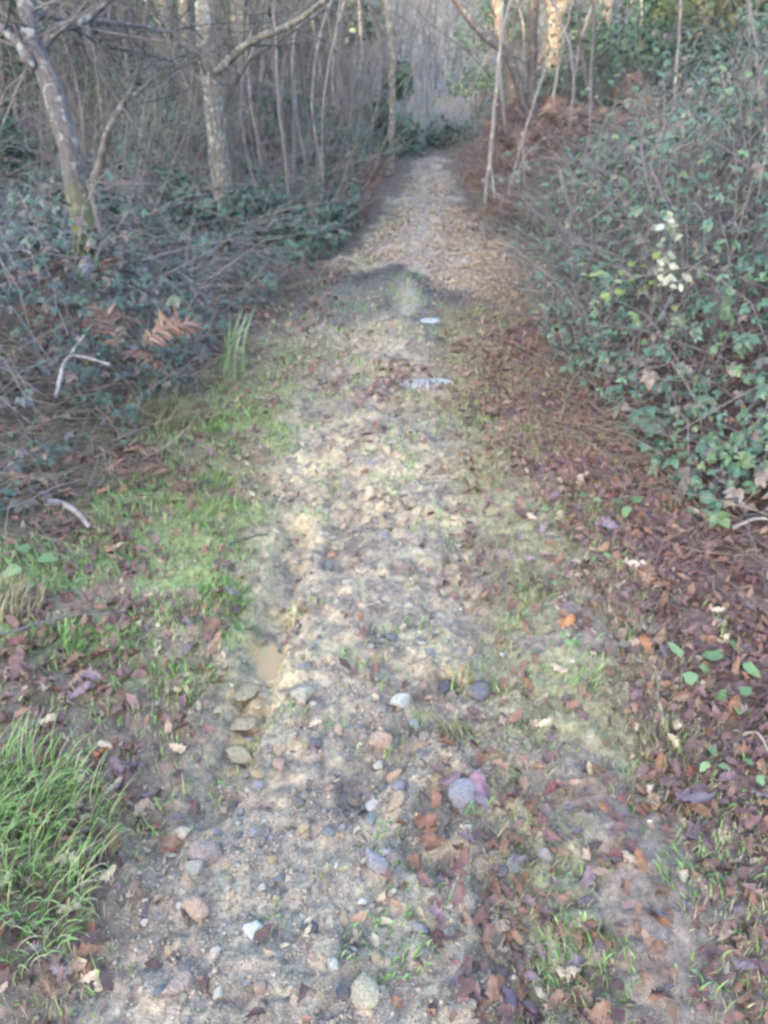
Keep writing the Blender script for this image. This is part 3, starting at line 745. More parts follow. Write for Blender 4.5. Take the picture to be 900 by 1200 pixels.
tuft(185, 495, 260, .17, .16, 'grey green clump of fine stalks in front of the dead fern', .4, M_dry, lean=(.6, 2.0), w=(.0010, .0018), tl=(0, .5))

seed_me = []
for s in (31, 32, 33):
    mb = MB(); mb.add(*leaf_strip([0, .2, .5, .8, 1], [.04, .3, .36, .24, .03], .1, -.15, s, .15)); seed_me.append(mb.mesh('leaf', M_seed))
def seedling(px, py, wpx, label, n=3, group=None):
    wpx = wpx * .68
    x_, y_ = g(px, py); dep = y_ * math.cos(PITCH) + CAM_H * math.sin(PITCH); s = wpx / F_PX * dep
    o = thing('seedling', label, 'seedling', (x_, y_, zf1(x_, y_)), group)
    mb = MB(); a0 = random.uniform(0, 6.28)
    for k in range(n):
        a_ = a0 + k * 6.28 / n + random.gauss(0, .3); h = random.uniform(.015, .035)
        tip = np.array([math.cos(a_) * s * .5, math.sin(a_) * s * .5, h])
        tubes(mb, [[0, 0, 0], tip * .5 + np.array([0, 0, h * .3]), tip], [.0012, .001, .0008], 4)
        l = obj('leaf', random.choice(seed_me), o); l.location = tip; l.rotation_euler = (random.gauss(0, .25), random.gauss(0, .25), a_); l.scale = (s,) * 3
    obj('stem', mb.mesh('stem', M_cane), o)
for px, py, w, l in ((805, 785, 34, 'pair of pale green lobed leaves on the brown leaf bank'), (858, 778, 34, 'pale green seedling right of the lobed pair, under the straw tangle'),
                     (735, 600, 24, 'green seedling at the foot of the bramble'), (690, 588, 18, 'small bright seedling left of the foot of the bramble'), (628, 603, 15, 'little seedling at the track side of the leaf bank'),
                     (648, 680, 18, 'mossy green seedling in the middle of the leaf bank'), (860, 825, 26, 'dark teal seedling below the pale green ones'), (655, 762, 16, 'tiny seedling beside the orange leaf'),
                     (178, 587, 20, 'blue green seedling in the dead straw left of the verge'), (35, 665, 34, 'broad leaved seedling at the left edge under the brambles'), (832, 900, 22, 'seedling above the dark purple leaf pair'),
                     (885, 910, 22, 'seedling at the right edge above the grass tuft'), (700, 660, 15, 'seedling beside the cinnamon leaf')):
    seedling(px, py, w, l)

# iris clump
x_, y_ = g(268, 445); o = thing('iris_plant', 'clump of upright sword shaped green leaves on the left verge', 'plant', (x_, y_, zf1(x_, y_)))
for k in range(13):
    mb = MB(); h = random.uniform(.2, .42); n = 6; q = np.linspace(0, 1, n); az = random.gauss(.2, .9); ln = random.uniform(.1, .85)
    c = np.stack([np.cos(az) * ln * h * q ** 1.8, np.sin(az) * ln * h * q ** 1.8, h * q * (1 - .12 * ln * q)], 1) + np.array([random.gauss(0, .035), random.gauss(0, .03), 0])
    sd = np.array([1, .15, 0]) * (.0095 * (1 - q ** 2.2) + .0006)[:, None]; md = np.array([0, .004, 0])
    V = np.stack([c - sd, c + md * (1 - q)[:, None], c + sd], 1).reshape(-1, 3)
    F = np.array([f for i in range(n - 1) for f in ((3 * i, 3 * i + 1, 3 * i + 4, 3 * i + 3), (3 * i + 1, 3 * i + 2, 3 * i + 5, 3 * i + 4))])
    mb.add(V, F); obj('leaf', mb.mesh('leaf', M_iris), o)

# dead ferns
def frond_mesh(L, seed, droop):
    r = np.random.default_rng(seed); mb = MB(); n = 9; q = np.linspace(0, 1, n)
    c = np.stack([L * q * (1 - .15 * q), .05 * L * np.sin(q * 3 + seed), L * (.55 * q - droop * q * q)], 1)
    tubes(mb, c, .004 * (1.1 - q), 4, .4)
    pv, pf = leaf_strip([0, .4, 1], [.05, .10, .01], .3, -.3, seed, .2)
    for i in range(1, 27):
        t = i / 27; k = t * (n - 1); j = int(k); p = c[j] + (c[min(j + 1, n - 1)] - c[j]) * (k - j)
        for s in (1, -1):
            l = L * .30 * math.sin(math.pi * (t * .85 + .15)) * (.7 + .5 * r.random())
            a_ = s * (1.1 + .3 * r.normal()); nr = np.array([[.4 * r.normal(), .4 * r.normal(), 1]])
            scatter(mb, (pv, pf), p[None], frames(nr, np.array([a_])), np.array([l]), np.array([r.random()]))
    return mb.mesh('frond', M_fern)
fr_me = [frond_mesh(.42, s, d) for s, d in ((1, .75), (2, .95), (3, .6), (4, 1.1))]
def fern(px, py, n, sc, label, up=.25, group=None):
    x_, y_ = g(px, py); o = thing('dead_fern', label, 'fern', (x_, y_, zf1(x_, y_) + up * .4), group)
    for k in range(n):
        f = obj('frond', random.choice(fr_me), o); f.rotation_euler = (random.gauss(0, .3), random.gauss(-.3, .35), random.uniform(0, 6.28)); f.scale = (sc * random.uniform(.7, 1.2),) * 3; f.location = (random.gauss(0, .05), random.gauss(0, .05), up * random.random())
for a in ((122, 440, 3, .65, 'drooping brown dead fern highest in the left brambles', .35), (152, 492, 3, .7, 'reddish dead fern standing left of the fine grey clump', .25),
          (30, 430, 3, .55, 'brown dead fern at the left edge of the brambles', .35), (215, 575, 3, .5, 'small dead fern flattened in the straw by the left verge', .05), (100, 570, 3, .6, 'dead fern crushed under the forked stick', .1)):
    fern(*a)
for n_, xr, yr, word, k_, sc_, up_, grp in ((16, (585, 745), (170, 248), 'rust coloured dead bracken ', 7, 1.0, .45, 'dead bracken on the far right bank'),
                                        (8, (552, 592), (215, 278), 'dark red dead bracken clump ', 4, .8, .2, 'dead bracken beside the rising path'),
                                        (6, (405, 446), (205, 255), 'brown dead bracken clump ', 4, .6, .2, 'dead bracken on the left rim of the rising path')):
    for i in range(n_):
        for _try in range(40):
            px, py = random.uniform(*xr), random.uniform(*yr); lb = word + where(px, py, TALL)
            if lb not in SEEN: break
        SEEN.add(lb); fern(px, py, k_, sc_, lb, up_, grp)

# ------------------------------------------------------------------ bramble banks
def canopy(X, Y):
    U = X - xc(Y); n = fbm(X, Y, 1.6, 3, 111); nn = fbm(X, Y, 5, 2, 112)
    ul = -U - edge_l(Y); ur = U - edge_r(Y)
    HL = (.14 * smooth(ul / .2) + .40 * smooth((ul - .05) / .6)) * (.45 + 1.1 * n) * smooth((Y - 1.5) / .9)
    HL = HL * (1 - .72 * smooth((Y - 3.9) / 1.0) * smooth((ul - .1) / .4))
    HR = (.16 * smooth((ur + .05) / .2) + .66 * smooth((ur - .02) / .6) + .15 * smooth((ur - .5) / .8)) * (.45 + 1.1 * n) * smooth((Y - 2.05 - .25 * (U > 1.6)) / .6)
    HR = HR * (1 - .75 * smooth((Y - 6.2) / 1.8))
    return np.where(U < 0, HL, HR) * (.75 + .5 * nn)
bush_spec = [
    (-1.95, 2.75, 'bramble with dark leaves and straw at the left edge nearest the viewer', 130), (-1.55, 3.75, 'low bramble around the forked stick left of the track', 200),
    (-2.75, 3.9, 'bramble mound with pale sprays at the left edge behind the forked stick', 170), (-1.35, 5.0, 'purplish bramble bank behind the sword leaved plant', 160),
    (-2.6, 5.5, 'bramble in front of the mossy lichen spotted trunk', 120), (-1.2, 6.7, 'bramble at the bend of the left bank under the thicket', 60), (-3.8, 6.6, 'bramble behind the mossy lichen spotted trunk', 40),
    (1.75, 2.75, 'glossy blue green bramble hanging at the right edge nearest the viewer', 290), (1.75, 3.9, 'bramble below the cream leaved sprig on the right bank', 260), (1.45, 5.1, 'bramble overhanging the wet crossing on the right', 200),
    (2.75, 4.5, 'tall arching bramble at the upper right edge', 240), (2.35, 6.0, 'bramble behind the cream leaved sprig', 120), (3.9, 6.2, 'bramble high on the right hillside', 80), (1.9, 7.8, 'bramble at the foot of the brownish grey poles', 40)]
BC = np.array([(a, b) for a, b, *_ in bush_spec])
N = 60000
X = np.concatenate([rng.uniform(-4.6, -.7, N), rng.uniform(.9, 5.2, int(N * 1.2))]); Y = np.concatenate([rng.uniform(1.6, 8, N), rng.uniform(1.9, 8.8, int(N * 1.2))])
H = canopy(X, Y); keep = (H > .07) & (rng.random(len(X)) < np.where(X < 0, .62, .56 - .2 * smooth((Y - 3.1) / .7)) * (.12 + .88 * smooth((fbm(X, Y, 3.2, 3, 117) - .40) / .14)))
vis = np.abs(X) < .56 * (Y * math.cos(PITCH) + .9) + .35
keep &= vis
X, Y, H = X[keep], Y[keep], H[keep]
own = np.argmin((X[:, None] - BC[:, 0]) ** 2 + (Y[:, None] - BC[:, 1]) ** 2, 1)
Z0 = zmac(X, Y); frac = 1 - .75 * rng.random(len(X)) ** 1.6; Z = Z0 + H * frac
e = .06; gxn = (canopy(X + e, Y) - canopy(X - e, Y)) / (2 * e); gyn = (canopy(X, Y + e) - canopy(X, Y - e)) / (2 * e)
NR = np.stack([-gxn * .7 + rng.normal(0, .42, len(X)), -gyn * .7 + rng.normal(0, .42, len(X)) - .15, np.ones(len(X))], 1)
tri_me_R = []; tri_me_L = []
for t_ in TRI_HI:
    mb = MB(); mb.add(*t_); tri_me_R.append(mb.mesh('leaf', M_bramble_one))
    mb = MB(); mb.add(*t_); tri_me_L.append(mb.mesh('leaf', M_brambleL_one))
MXF = frames(NR, rng.uniform(0, 6.28, len(X)))
for bi, (bx_, by_, lab, npart) in enumerate(bush_spec):
    q = np.where(own == bi)[0]
    if not len(q): continue
    left = bx_ < 0; base = np.array([bx_, by_, float(zmac(bx_, by_))])
    root = thing('bramble_bush', lab, 'bramble', base)
    # arching canes carry sprays of leaves
    nc = 60 if left else 60 if bi == 7 else 130; many = MB(); px_, hx_, nx_ = [], [], []
    for c_ in range(nc):
        i = q[rng.integers(len(q))]; p0 = np.array([X[i], Y[i], Z0[i]]); az = rng.uniform(0, 6.28); L = rng.uniform(.35, 1.1); hh = H[i] * rng.uniform(.7, 1.3)
        if not left and rng.random() < .22: hh *= 1.35
        t = np.linspace(0, 1, 9); xx = p0[0] + np.cos(az) * L * t ** 1.3; yy = p0[1] + np.sin(az) * L * t ** 1.3
        if np.any(np.abs(xx - xc(yy)) < np.where(xx < 0, edge_l(yy), edge_r(yy)) - .12): continue
        zz = zmac(xx, yy) + hh * np.sin(np.clip(t * 2.3, 0, 2.6)) * 1.0
        pth = np.stack([xx, yy, zz], 1) + rng.normal(0, .012, (9, 3)); rad = np.linspace(.0040, .0015, 9)
        if c_ < 8:
            mb = MB(); tubes(mb, pth, rad * 1.15, 5, rng.random()); obj('cane', mb.mesh('cane', M_cane, origin=base), root)
        else: tubes(many, pth, rad, 4, rng.random())
        nl = int(L * (10 if left else 15)) if rng.random() < .75 else 0
        for k in range(nl):
            f = rng.uniform(2, 8); a0 = int(min(f, 7)); p = pth[a0] + (pth[a0 + 1] - pth[a0]) * (f - a0)
            sd = az + (1.3 if k % 2 else -1.3) + rng.normal(0, .4)
            px_.append(p + np.array([math.cos(sd), math.sin(sd), .1]) * .02); hx_.append(sd); nx_.append([.5 * math.cos(sd) + rng.normal(0, .3), .5 * math.sin(sd) + rng.normal(0, .3) - .2, 1])
    obj('canes', many.mesh('canes', M_cane, origin=base), root, kind='stuff')
    PL = np.stack([X[q], Y[q], Z[q]], 1); ML = MXF[q]; FR = frac[q]; SZ = np.clip(.042 * np.exp(rng.normal(0, .38, len(q))), .018, .095)
    if px_:
        PL = np.concatenate([PL, np.array(px_)]); ML = np.concatenate([ML, frames(np.array(nx_), np.array(hx_))]); FR = np.concatenate([FR, np.full(len(px_), 1.)]); SZ = np.concatenate([SZ, np.clip(.056 * np.exp(rng.normal(0, .3, len(px_))), .025, .1)])
    size = SZ * (1.1 if bi == 7 else .8 if bi in (8, 10) else .74 if not left else .85)
    SPX = P(778, 300, 3.45); gap = (np.abs(PL[:, 0] - SPX[0] * PL[:, 1] / 3.45) < .13) & (PL[:, 1] > 2.6) & (PL[:, 1] < 3.5) & (PL[:, 2] > CAM_H + (SPX[2] - .17 - CAM_H) * PL[:, 1] / 3.45)
    PL, ML, FR, size = PL[~gap], ML[~gap], FR[~gap], size[~gap]
    score = (FR > .75) * 2 - np.hypot(PL[:, 0], PL[:, 1]) * .3 + size * 8 + rng.random(len(PL)) * .6
    order = np.argsort(-score); ind = order[:npart]; rest = order[npart:]
    for j in ind:
        lf = obj('leaf', random.choice(tri_me_L if left else tri_me_R), root)
        m4 = np.eye(4); m4[:3, :3] = ML[j] * size[j]; m4[:3, 3] = PL[j] - base
        lf.matrix_local = Matrix(m4.tolist())
    mb = MB(); v = rng.integers(0, 3, len(rest))
    for k in range(3):
        s = rest[v == k]
        scatter(mb, TRI_LO[k], PL[s], ML[s], size[s], rng.beta(1.5, 2, len(s)))
    obj('leaves', mb.mesh('leaves', M_brambleL if left else M_bramble, origin=base), root, kind='stuff')

# tangles of dead stems
def tangle(n, xr, yr, dens, hmax, name='dead_stems', mat=None, L=(.15, .5), r=.0014, flatz=.35):
    X, Y = sample(n, xr, yr, dens); n = len(X); t = np.linspace(0, 1, 4); az = rng.uniform(0, 6.28, n); Ln = rng.uniform(*L, n)
    k = rng.normal(0, .5, n)
    el = np.abs(rng.normal(0, flatz, n))
    Z = z_full(X, Y) + hmax * rng.random(n) ** 1.5 * smooth((canopy(X, Y) + .05) / .15)
    pth = np.stack([X[:, None] + Ln[:, None] * t * np.cos(az[:, None] + k[:, None] * t), Y[:, None] + Ln[:, None] * t * np.sin(az[:, None] + k[:, None] * t),
                    Z[:, None] + Ln[:, None] * (el[:, None] * t - .5 * el[:, None] * t * t)], 2)
    gz = z_full(pth[:, :, 0].ravel(), pth[:, :, 1].ravel()).reshape(n, 4)
    pth[:, :, 2] = np.maximum(pth[:, :, 2], gz + .003)
    mb = MB(); tubes(mb, pth, np.repeat(np.array([[1, .9, .75, .4]]) * r, n, 0) * rng.uniform(.6, 1.5, (n, 1)), 3, rng.random(n))
    return obj(name, mb.mesh(name, mat or M_straw), kind='stuff')
def d_strR(X, Y):
    U = X - xc(Y); ur = U - edge_r(Y)
    return smooth((ur + .22) / .2) * smooth((.32 - ur) / .25) * smooth((Y - 1.95) / .3) * (.3 + .7 * smooth((fbm(X, Y, 3, 2, 121) - .4) / .15))
tangle(1150, (.8, 2.4), (1.9, 5.8), d_strR, .14, 'straw_tangle')
def d_strL(X, Y):
    U = X - xc(Y); ul = -U - edge_l(Y)
    return smooth((ul + .22) / .2) * smooth((1.0 - ul) / .5) * smooth((Y - 1.6) / .3) * (.2 + .8 * smooth((fbm(X, Y, 3, 2, 123) - .42) / .12))
tangle(1000, (-2.6, -.6), (1.7, 6.5), d_strL, .16, 'straw_tangle')
tangle(3300, (-4, 3.9), (2.4, 8), lambda X, Y: (canopy(X, Y) > .12) * (.35 + .65 * smooth((Y - 3) / 1)) * np.where(X < 0, .4, 1), .6, 'dead_stems', M_cane, (.3, 1.0), .0022, .7)

# cream sprig
base = P(782, 345, 3.45); gz = float(zmac(base[0], base[1])); root = thing('cream_leaf_sprig', 'upright sprig of cream white leaves above the brambles on the right', 'plant', (base[0], base[1], gz))
top = P(786, 248, 3.4); b0 = np.array([base[0], base[1], gz])
t = np.linspace(0, 1, 8)[:, None]; pth = (1 - t) * np.zeros(3) + t * (top - b0) + np.sin(t * 3.1) * np.array([-.03, 0, .02])
mb = MB(); tubes(mb, pth, np.linspace(.004, .0015, 8), 5); obj('stem', mb.mesh('stem', M_cane), root)
cm = []
for v in OVATE:
    mb = MB(); mb.add(*v); cm.append(mb.mesh('leaf', M_sprig))
zs = (P(782, 330, 3.45)[2] - gz) / (top[2] - gz)
for k in range(34):
    s = zs + (1 - zs) * (k / 33); p = pth[0] + (pth[-1] - pth[0]) * s + np.array([random.gauss(0, .035 * (1.3 - .8 * k / 33)), random.gauss(0, .03), random.gauss(0, .01)])
    lf = obj('leaf', random.choice(cm), root); lf.location = p; lf.rotation_euler = (random.gauss(0.9, .5), random.gauss(0, .5), random.uniform(0, 6.28)); lf.scale = (random.uniform(.036, .056),) * 3
# yellow-green spray beneath it
base = P(735, 330, 3.5); gz = float(zmac(base[0], base[1])); root = thing('yellowgreen_leaf_spray', 'yellow green leafy spray left of the cream leaved sprig', 'plant', (base[0], base[1], gz))
ym = []
for v in OVATE:
    mb = MB(); mb.add(*v); ym.append(mb.mesh('leaf', mat_tint('yellowgreen_single', [(.10, .15, .03), (.16, .20, .05), (.2, .24, .08)], .45, .5, .2, 'random')))
mb = MB(); sp = np.stack([np.linspace(-.05, .22, 7), np.zeros(7), np.linspace(0, base[2] - gz + .05, 7)], 1); tubes(mb, sp, np.linspace(.004, .001, 7), 5); obj('stem', mb.mesh('stem', M_cane), root)
for k in range(40):
    lf = obj('leaf', random.choice(ym), root); lf.location = (random.uniform(-.22, .22), random.gauss(-.05, .06), base[2] - gz + random.gauss(0, .05)); lf.rotation_euler = (random.gauss(0.4, .4), random.gauss(0, .4), random.uniform(0, 6.28)); lf.scale = (random.uniform(.035, .055),) * 3

# ------------------------------------------------------------------ sticks and loose branches
def stick(name, label, cat, paths, r0, r1, mat, group=None, sides=7):
    b0 = np.asarray(paths[0][0]); root = thing(name, label, cat, b0, group)
    for i, p in enumerate(paths):
        p = resample(np.asarray(p, float), 14); p = p + np.cumsum(rng.normal(0, .0015, p.shape), 0)
        mb = MB(); k = .65 ** i; tubes(mb, p - b0, np.linspace(r0, r1, 14) * k, sides, rng.random()); obj('stem' if i == 0 else 'fork', mb.mesh('stick', mat), root)
    return root
def resample(p, n):
    p = np.asarray(p, float); m = len(p)
    if m == 2: return p[0] + (p[1] - p[0]) * np.linspace(0, 1, n)[:, None]
    pp = np.vstack([2 * p[0] - p[1], p, 2 * p[-1] - p[-2]]); out = []
    for s in np.linspace(0, m - 1 - 1e-6, n):
        i = int(s); f = s - i; a, b, c, d = pp[i:i + 4]
        out.append(.5 * ((2 * b) + (-a + c) * f + (2 * a - 5 * b + 4 * c - d) * f * f + (-a + 3 * b - 3 * c + d) * f ** 3))
    return np.array(out)
def gz(px, py, up=.02):
    x_, y_ = g(px, py); return np.array([x_, y_, float(zmac(x_, y_)) + up])
stick('stick', 'forked pale dead stick lying on the left brambles', 'stick', [[gz(78, 520, .2), gz(100, 498, .3), gz(145, 507, .3)], [gz(100, 498, .3), gz(115, 480, .33), gz(131, 465, .36)]], .008, .006, M_pole)
stick('stick', 'short pale broken branch at the left edge below the brambles', 'stick', [[gz(62, 618, .1), gz(85, 615, .08), gz(110, 632, .05)]], .014, .008, M_pole)
stick('stick', 'long thin grey twig lying across the left verge grass', 'stick', [[gz(0, 752, .02), gz(70, 735, .03), gz(150, 722, .02)]], .0035, .002, M_cane)
stick('stick', 'short dark twig near the head of the gully', 'stick', [[gz(270, 645), gz(295, 640, .03), gz(316, 633)]], .004, .003, M_bark_dark)
stick('stick', 'thin pale stalk arching over the straw tangle on the right', 'stick', [[gz(655, 500), gz(668, 470, .1), gz(690, 455, .12), gz(715, 447, .1)]], .003, .002, M_straw)
stick('stick', 'bare brown cane leaning out of the straw at the right edge', 'stick', [[gz(870, 870), gz(885, 880, .05), gz(900, 900, .05)]], .004, .003, M_straw)
stick('stick', 'thin stalk stuck in the leaf bank beside the pale seedlings', 'stick', [[gz(775, 860), gz(768, 840, .05), gz(764, 812, .08)]], .002, .0013, M_straw)
stick('stick', 'white lichened twig on the straw at the right edge', 'stick', [[gz(850, 648, .1), gz(875, 645, .13), gz(900, 650, .12)]], .006, .004, M_pole)
stick('stick', 'fine stalk across the straw under the near bramble', 'stick', [[gz(720, 655, .02), gz(740, 670, .05), gz(770, 690, .03)]], .003, .002, M_straw)
stick('stick', 'dark bent twig hanging over the wet crossing on the right', 'stick', [[gz(640, 400, .02), gz(648, 372, .25), gz(640, 345, .35)]], .005, .002, M_bark_dark)

# ------------------------------------------------------------------ trees
def twigset(starts, dirs, lens, r0, mb, kids=3, K=6, sides=4, depth=1, up=.35, t=None):
    n = len(starts); tt = np.linspace(0, 1, K)
    j = np.cumsum(rng.normal(0, .09, (n, K, 3)), 1); j[:, 0] = 0
    d = dirs[:, None] + j + np.array([0, 0, up]) * tt[None, :, None] * .5
    seg = d * (lens / (K - 1))[:, None, None]; p = starts[:, None] + np.cumsum(seg, 1) - seg[:, :1]
    rad = r0[:, None] * (1 - .82 * tt[None]); tubes(mb, p, rad, sides, rng.random(n) if t is None else t)
    if depth > 0:
        S, D, L, Rr = [], [], [], []
        for c in range(kids):
            k = rng.integers(1, K - 1, n); base = p[np.arange(n), k]
            dd = dirs * .7 + rng.normal(0, .55, (n, 3)); dd /= np.linalg.norm(dd, axis=1, keepdims=True)
            S.append(base); D.append(dd); L.append(lens * rng.uniform(.35, .65, n)); Rr.append(rad[np.arange(n), k] * .6)
        twigset(np.concatenate(S), np.concatenate(D), np.concatenate(L), np.concatenate(Rr), mb, kids, max(4, K - 1), 3, depth - 1, up)
def tree(name, label, pts, r0, r1, mat, limbs=(), ntw=20, group=None, twl=(.6, 1.6), tfrom=.45, sides=12, wob=.02, cat='tree', depth=1, kids=3, twr=.006, flare=1.5, twmat=None):
    pts = [np.asarray(p, float) for p in pts]; b0 = pts[0].copy(); b0[2] -= .05; pts[0] = b0
    root = thing(name, label, cat, b0, group)
    n = 26; p = resample(pts, n); wv = np.cumsum(rng.normal(0, wob * .4, (n, 3)), 0); wv -= wv[0]; wv[:, 2] *= .3; p = p + wv
    q = np.linspace(0, 1, n); dist = np.linalg.norm(p - p[0], axis=1)
    rad = r0 + (r1 - r0) * q; rad = rad * (1 + (flare - 1) * np.exp(-dist / (r0 * 2.2))) * (1 + .05 * rng.normal(size=n))
    mb = MB(); tubes(mb, p - b0, rad, sides)
    V = mb.V[0]; V += rng.normal(0, r0 * .035, V.shape)
    obj('trunk', mb.mesh('trunk', mat), root)
    src = [(p, rad, tfrom)]
    for lp, lr0, lr1 in limbs:
        l = resample(lp, 16); l = l + np.cumsum(rng.normal(0, .008, l.shape), 0) * np.linspace(0, 1, 16)[:, None]
        lr = np.linspace(lr0, lr1, 16); lr[0] *= .05; lr[1] *= .8; mb = MB(); tubes(mb, l - b0, lr, 9); obj('branch', mb.mesh('branch', mat), root); src.append((l, lr, .2))
    if ntw:
        S, D, L, Rr = [], [], [], []
        for pp, rr, fr in src:
            for _ in range(ntw):
                k = rng.integers(int(fr * len(pp)), len(pp)); tan = pp[min(k + 1, len(pp) - 1)] - pp[max(k - 1, 0)]; tan /= np.linalg.norm(tan) + 1e-9
                d = tan * .5 + rng.normal(0, .6, 3); d /= np.linalg.norm(d)
                S.append(pp[k] - b0); D.append(d); L.append(rng.uniform(*twl)); Rr.append(min(rr[k] * .6, twr * rng.uniform(.6, 1.6)))
        mb = MB(); twigset(np.array(S), np.array(D), np.array(L), np.array(Rr), mb, kids, 6, 5, depth)
        obj('crown', mb.mesh('crown', twmat or M_twig), root, kind='stuff')
    return root
def base_at(px, py):
    x_, y_ = g(px, py); return np.array([x_, y_, float(zmac(x_, y_))])

b0 = base_at(106, 352); Yb = b0[1]
tree('tree', 'lichen spotted leaning trunk with a yellow mossy foot on the left', [b0, P(94, 255, Yb), P(70, 165, Yb), P(38, 75, Yb + .1), P(25, 30, Yb + .2), P(-10, -200, Yb + .5), P(-20, -500, Yb + .8)], .062, .04, M_bark_lichen,
     [([P(38, 75, Yb + .1), P(65, 35, Yb + .2), P(110, 8, Yb + .4), P(190, -90, Yb + .6)], .034, .014), ([P(40, 80, Yb), P(14, 40, Yb + .1), P(-30, 10, Yb + .3)], .03, .014),
      ([P(100, 10, Yb + .4), P(118, 45, Yb + .5), P(130, 30, Yb + .8)], .02, .008),
      ([P(22, 25, Yb + .25), P(60, 20, Yb + .5), P(120, 55, Yb + .8), P(200, 75, Yb + 1.2)], .022, .006), ([P(85, 22, Yb + .3), P(150, 30, Yb + .7), P(235, 40, Yb + 1)], .018, .005)], 16, tfrom=.5, twr=.005, twl=(.5, 1.2), twmat=M_twig)
b1 = base_at(112, 300) + np.array([.04, .2, 0]); Yb = b1[1]
tree('sapling', 'slim brown forked sapling rising behind the mossy foot of the lichen spotted trunk', [b1, P(108, 240, Yb), P(118, 180, Yb), P(130, 140, Yb), P(160, 88, Yb), P(175, -60, Yb)], .036, .012, M_bark_grey,
     [([P(130, 140, Yb), P(150, 110, Yb), P(185, 70, Yb + .2)], .016, .006)], 7, cat='sapling', twr=.004)
b2 = base_at(262, 262); Yb = b2[1]
tree('tree', 'straight pale lichened trunk in the left thicket', [b2, P(256, 170, Yb), P(248, 90, Yb), P(240, 30, Yb), P(232, -150, Yb), P(225, -500, Yb)], .078, .06, M_bark_pale, [([P(248, 90, Yb), P(290, 55, Yb - .4), P(350, 25, Yb - .6), P(400, -20, Yb - .8)], .035, .012)], 14, tfrom=.25, twr=.007)
b3 = base_at(228, 240) + np.array([0, -.3, 0]); Yb = b3[1]
stick('dead_branch', 'dark bent dead branch leaning across the straight pale trunk', 'branch', [[P(232, 222, Yb), P(252, 178, Yb), P(262, 135, Yb), P(290, 75, Yb), P(320, 55, Yb + .2), P(385, 10, Yb + .4)]], .022, .01, M_bark_dark)
b4 = base_at(455, 205); Yb = b4[1]
tree('tree', 'tall pale trunk left of the path end', [b4, P(458, 130, Yb), P(455, 60, Yb), P(447, -10, Yb), P(440, -200, Yb), P(445, -420, Yb)], .05, .035, M_bark_pale, (), 14, tfrom=.3)
# right group
b5 = base_at(606, 190); Yb = b5[1]
tree('tree', 'leaning trunk lit warm by the low sun right of the path', [b5, P(600, 140, Yb), P(591, 85, Yb), P(579, 25, Yb), P(562, -120, Yb), P(530, -400, Yb)], .085, .06, M_bark_warm, (), 12, tfrom=.3)
b6 = base_at(628, 195); Yb = b6[1]
tree('tree', 'dark upright trunk behind the warm lit leaning trunk', [b6, P(624, 110, Yb + .2), P(624, 40, Yb + .2), P(628, -60, Yb), P(640, -400, Yb)], .065, .05, M_bark_dark, [([P(622, 150, Yb), P(598, 70, Yb), P(565, 40, Yb + .3), P(528, -5, Yb + .5), P(490, -90, Yb + .8)], .06, .04)], 12, tfrom=.3)
b7 = base_at(660, 120); b7 = np.array([*P(652, 60, 13.0)[:2], 0]); b7[2] = float(zmac(b7[0], b7[1])); Yb = b7[1]
tree('tree', 'golden sunlit trunk high on the right hillside', [b7, P(655, 30, Yb), P(662, -20, Yb), P(660, -300, Yb)], .12, .09, M_bark_warm, [([P(655, 30, Yb), P(640, 0, Yb), P(625, -80, Yb)], .05, .03)], 12, tfrom=.3)
b8 = base_at(566, 275); Yb = b8[1]
tree('sapling', 'tall thin pale grey pole standing beside the path', [b8, P(569, 190, Yb), P(573, 90, Yb), P(577, 5, Yb), P(584, -200, Yb)], .018, .010, M_pole, (), 5, cat='sapling', flare=1.1, twr=.004)
stick('leaning_pole', 'pale pole leaning low across the brambles at the path side', 'pole', [[P(565, 210, b8[1] + .1), P(590, 236, b8[1] + .1), P(628, 262, b8[1] - .1)]], .017, .013, M_pole)
stick('leaning_pole', 'pale pole propped steeply left of the bracken', 'pole', [[P(612, 155, b8[1] + .6), P(615, 205, b8[1] + .5), P(624, 250, b8[1] + .2)]], .010, .007, M_pole)
stick('leaning_pole', 'thin pole leaning right to left under the warm lit trunk', 'pole', [[P(583, 292, b8[1]), P(592, 240, b8[1] + .1), P(612, 165, b8[1] + .3), P(640, 80, b8[1] + .6), P(670, 20, b8[1] + .9)]], .009, .004, M_pole)
stick('leaning_pole', 'short upright stub pole between the leaning poles', 'pole', [[P(583, 258, b8[1]), P(578, 215, b8[1] + .1), P(575, 190, b8[1] + .2)]], .012, .008, M_pole)
for px, py, tx, ty, Y, lab in ((792, 200, 802, -20, 8.5, 'thin pale upright stem on the right hillside'), (888, 220, 880, 20, 6.5, 'thin pale stem at the right edge above the brambles'), (745, 160, 752, -30, 11, 'thin bare stem behind the bracken'), (862, 130, 872, -20, 10, 'grey stem at the upper right corner')):
    p = P(px, py, Y); p[2] = float(zmac(p[0], p[1])); top = P(tx, ty, Y); ex = top + (top - p) * .8
    tree('sapling', lab, [p, p * .5 + top * .5, top, ex], .016, .007, M_pole, (), 6, cat='sapling', twr=.003, flare=1.1)
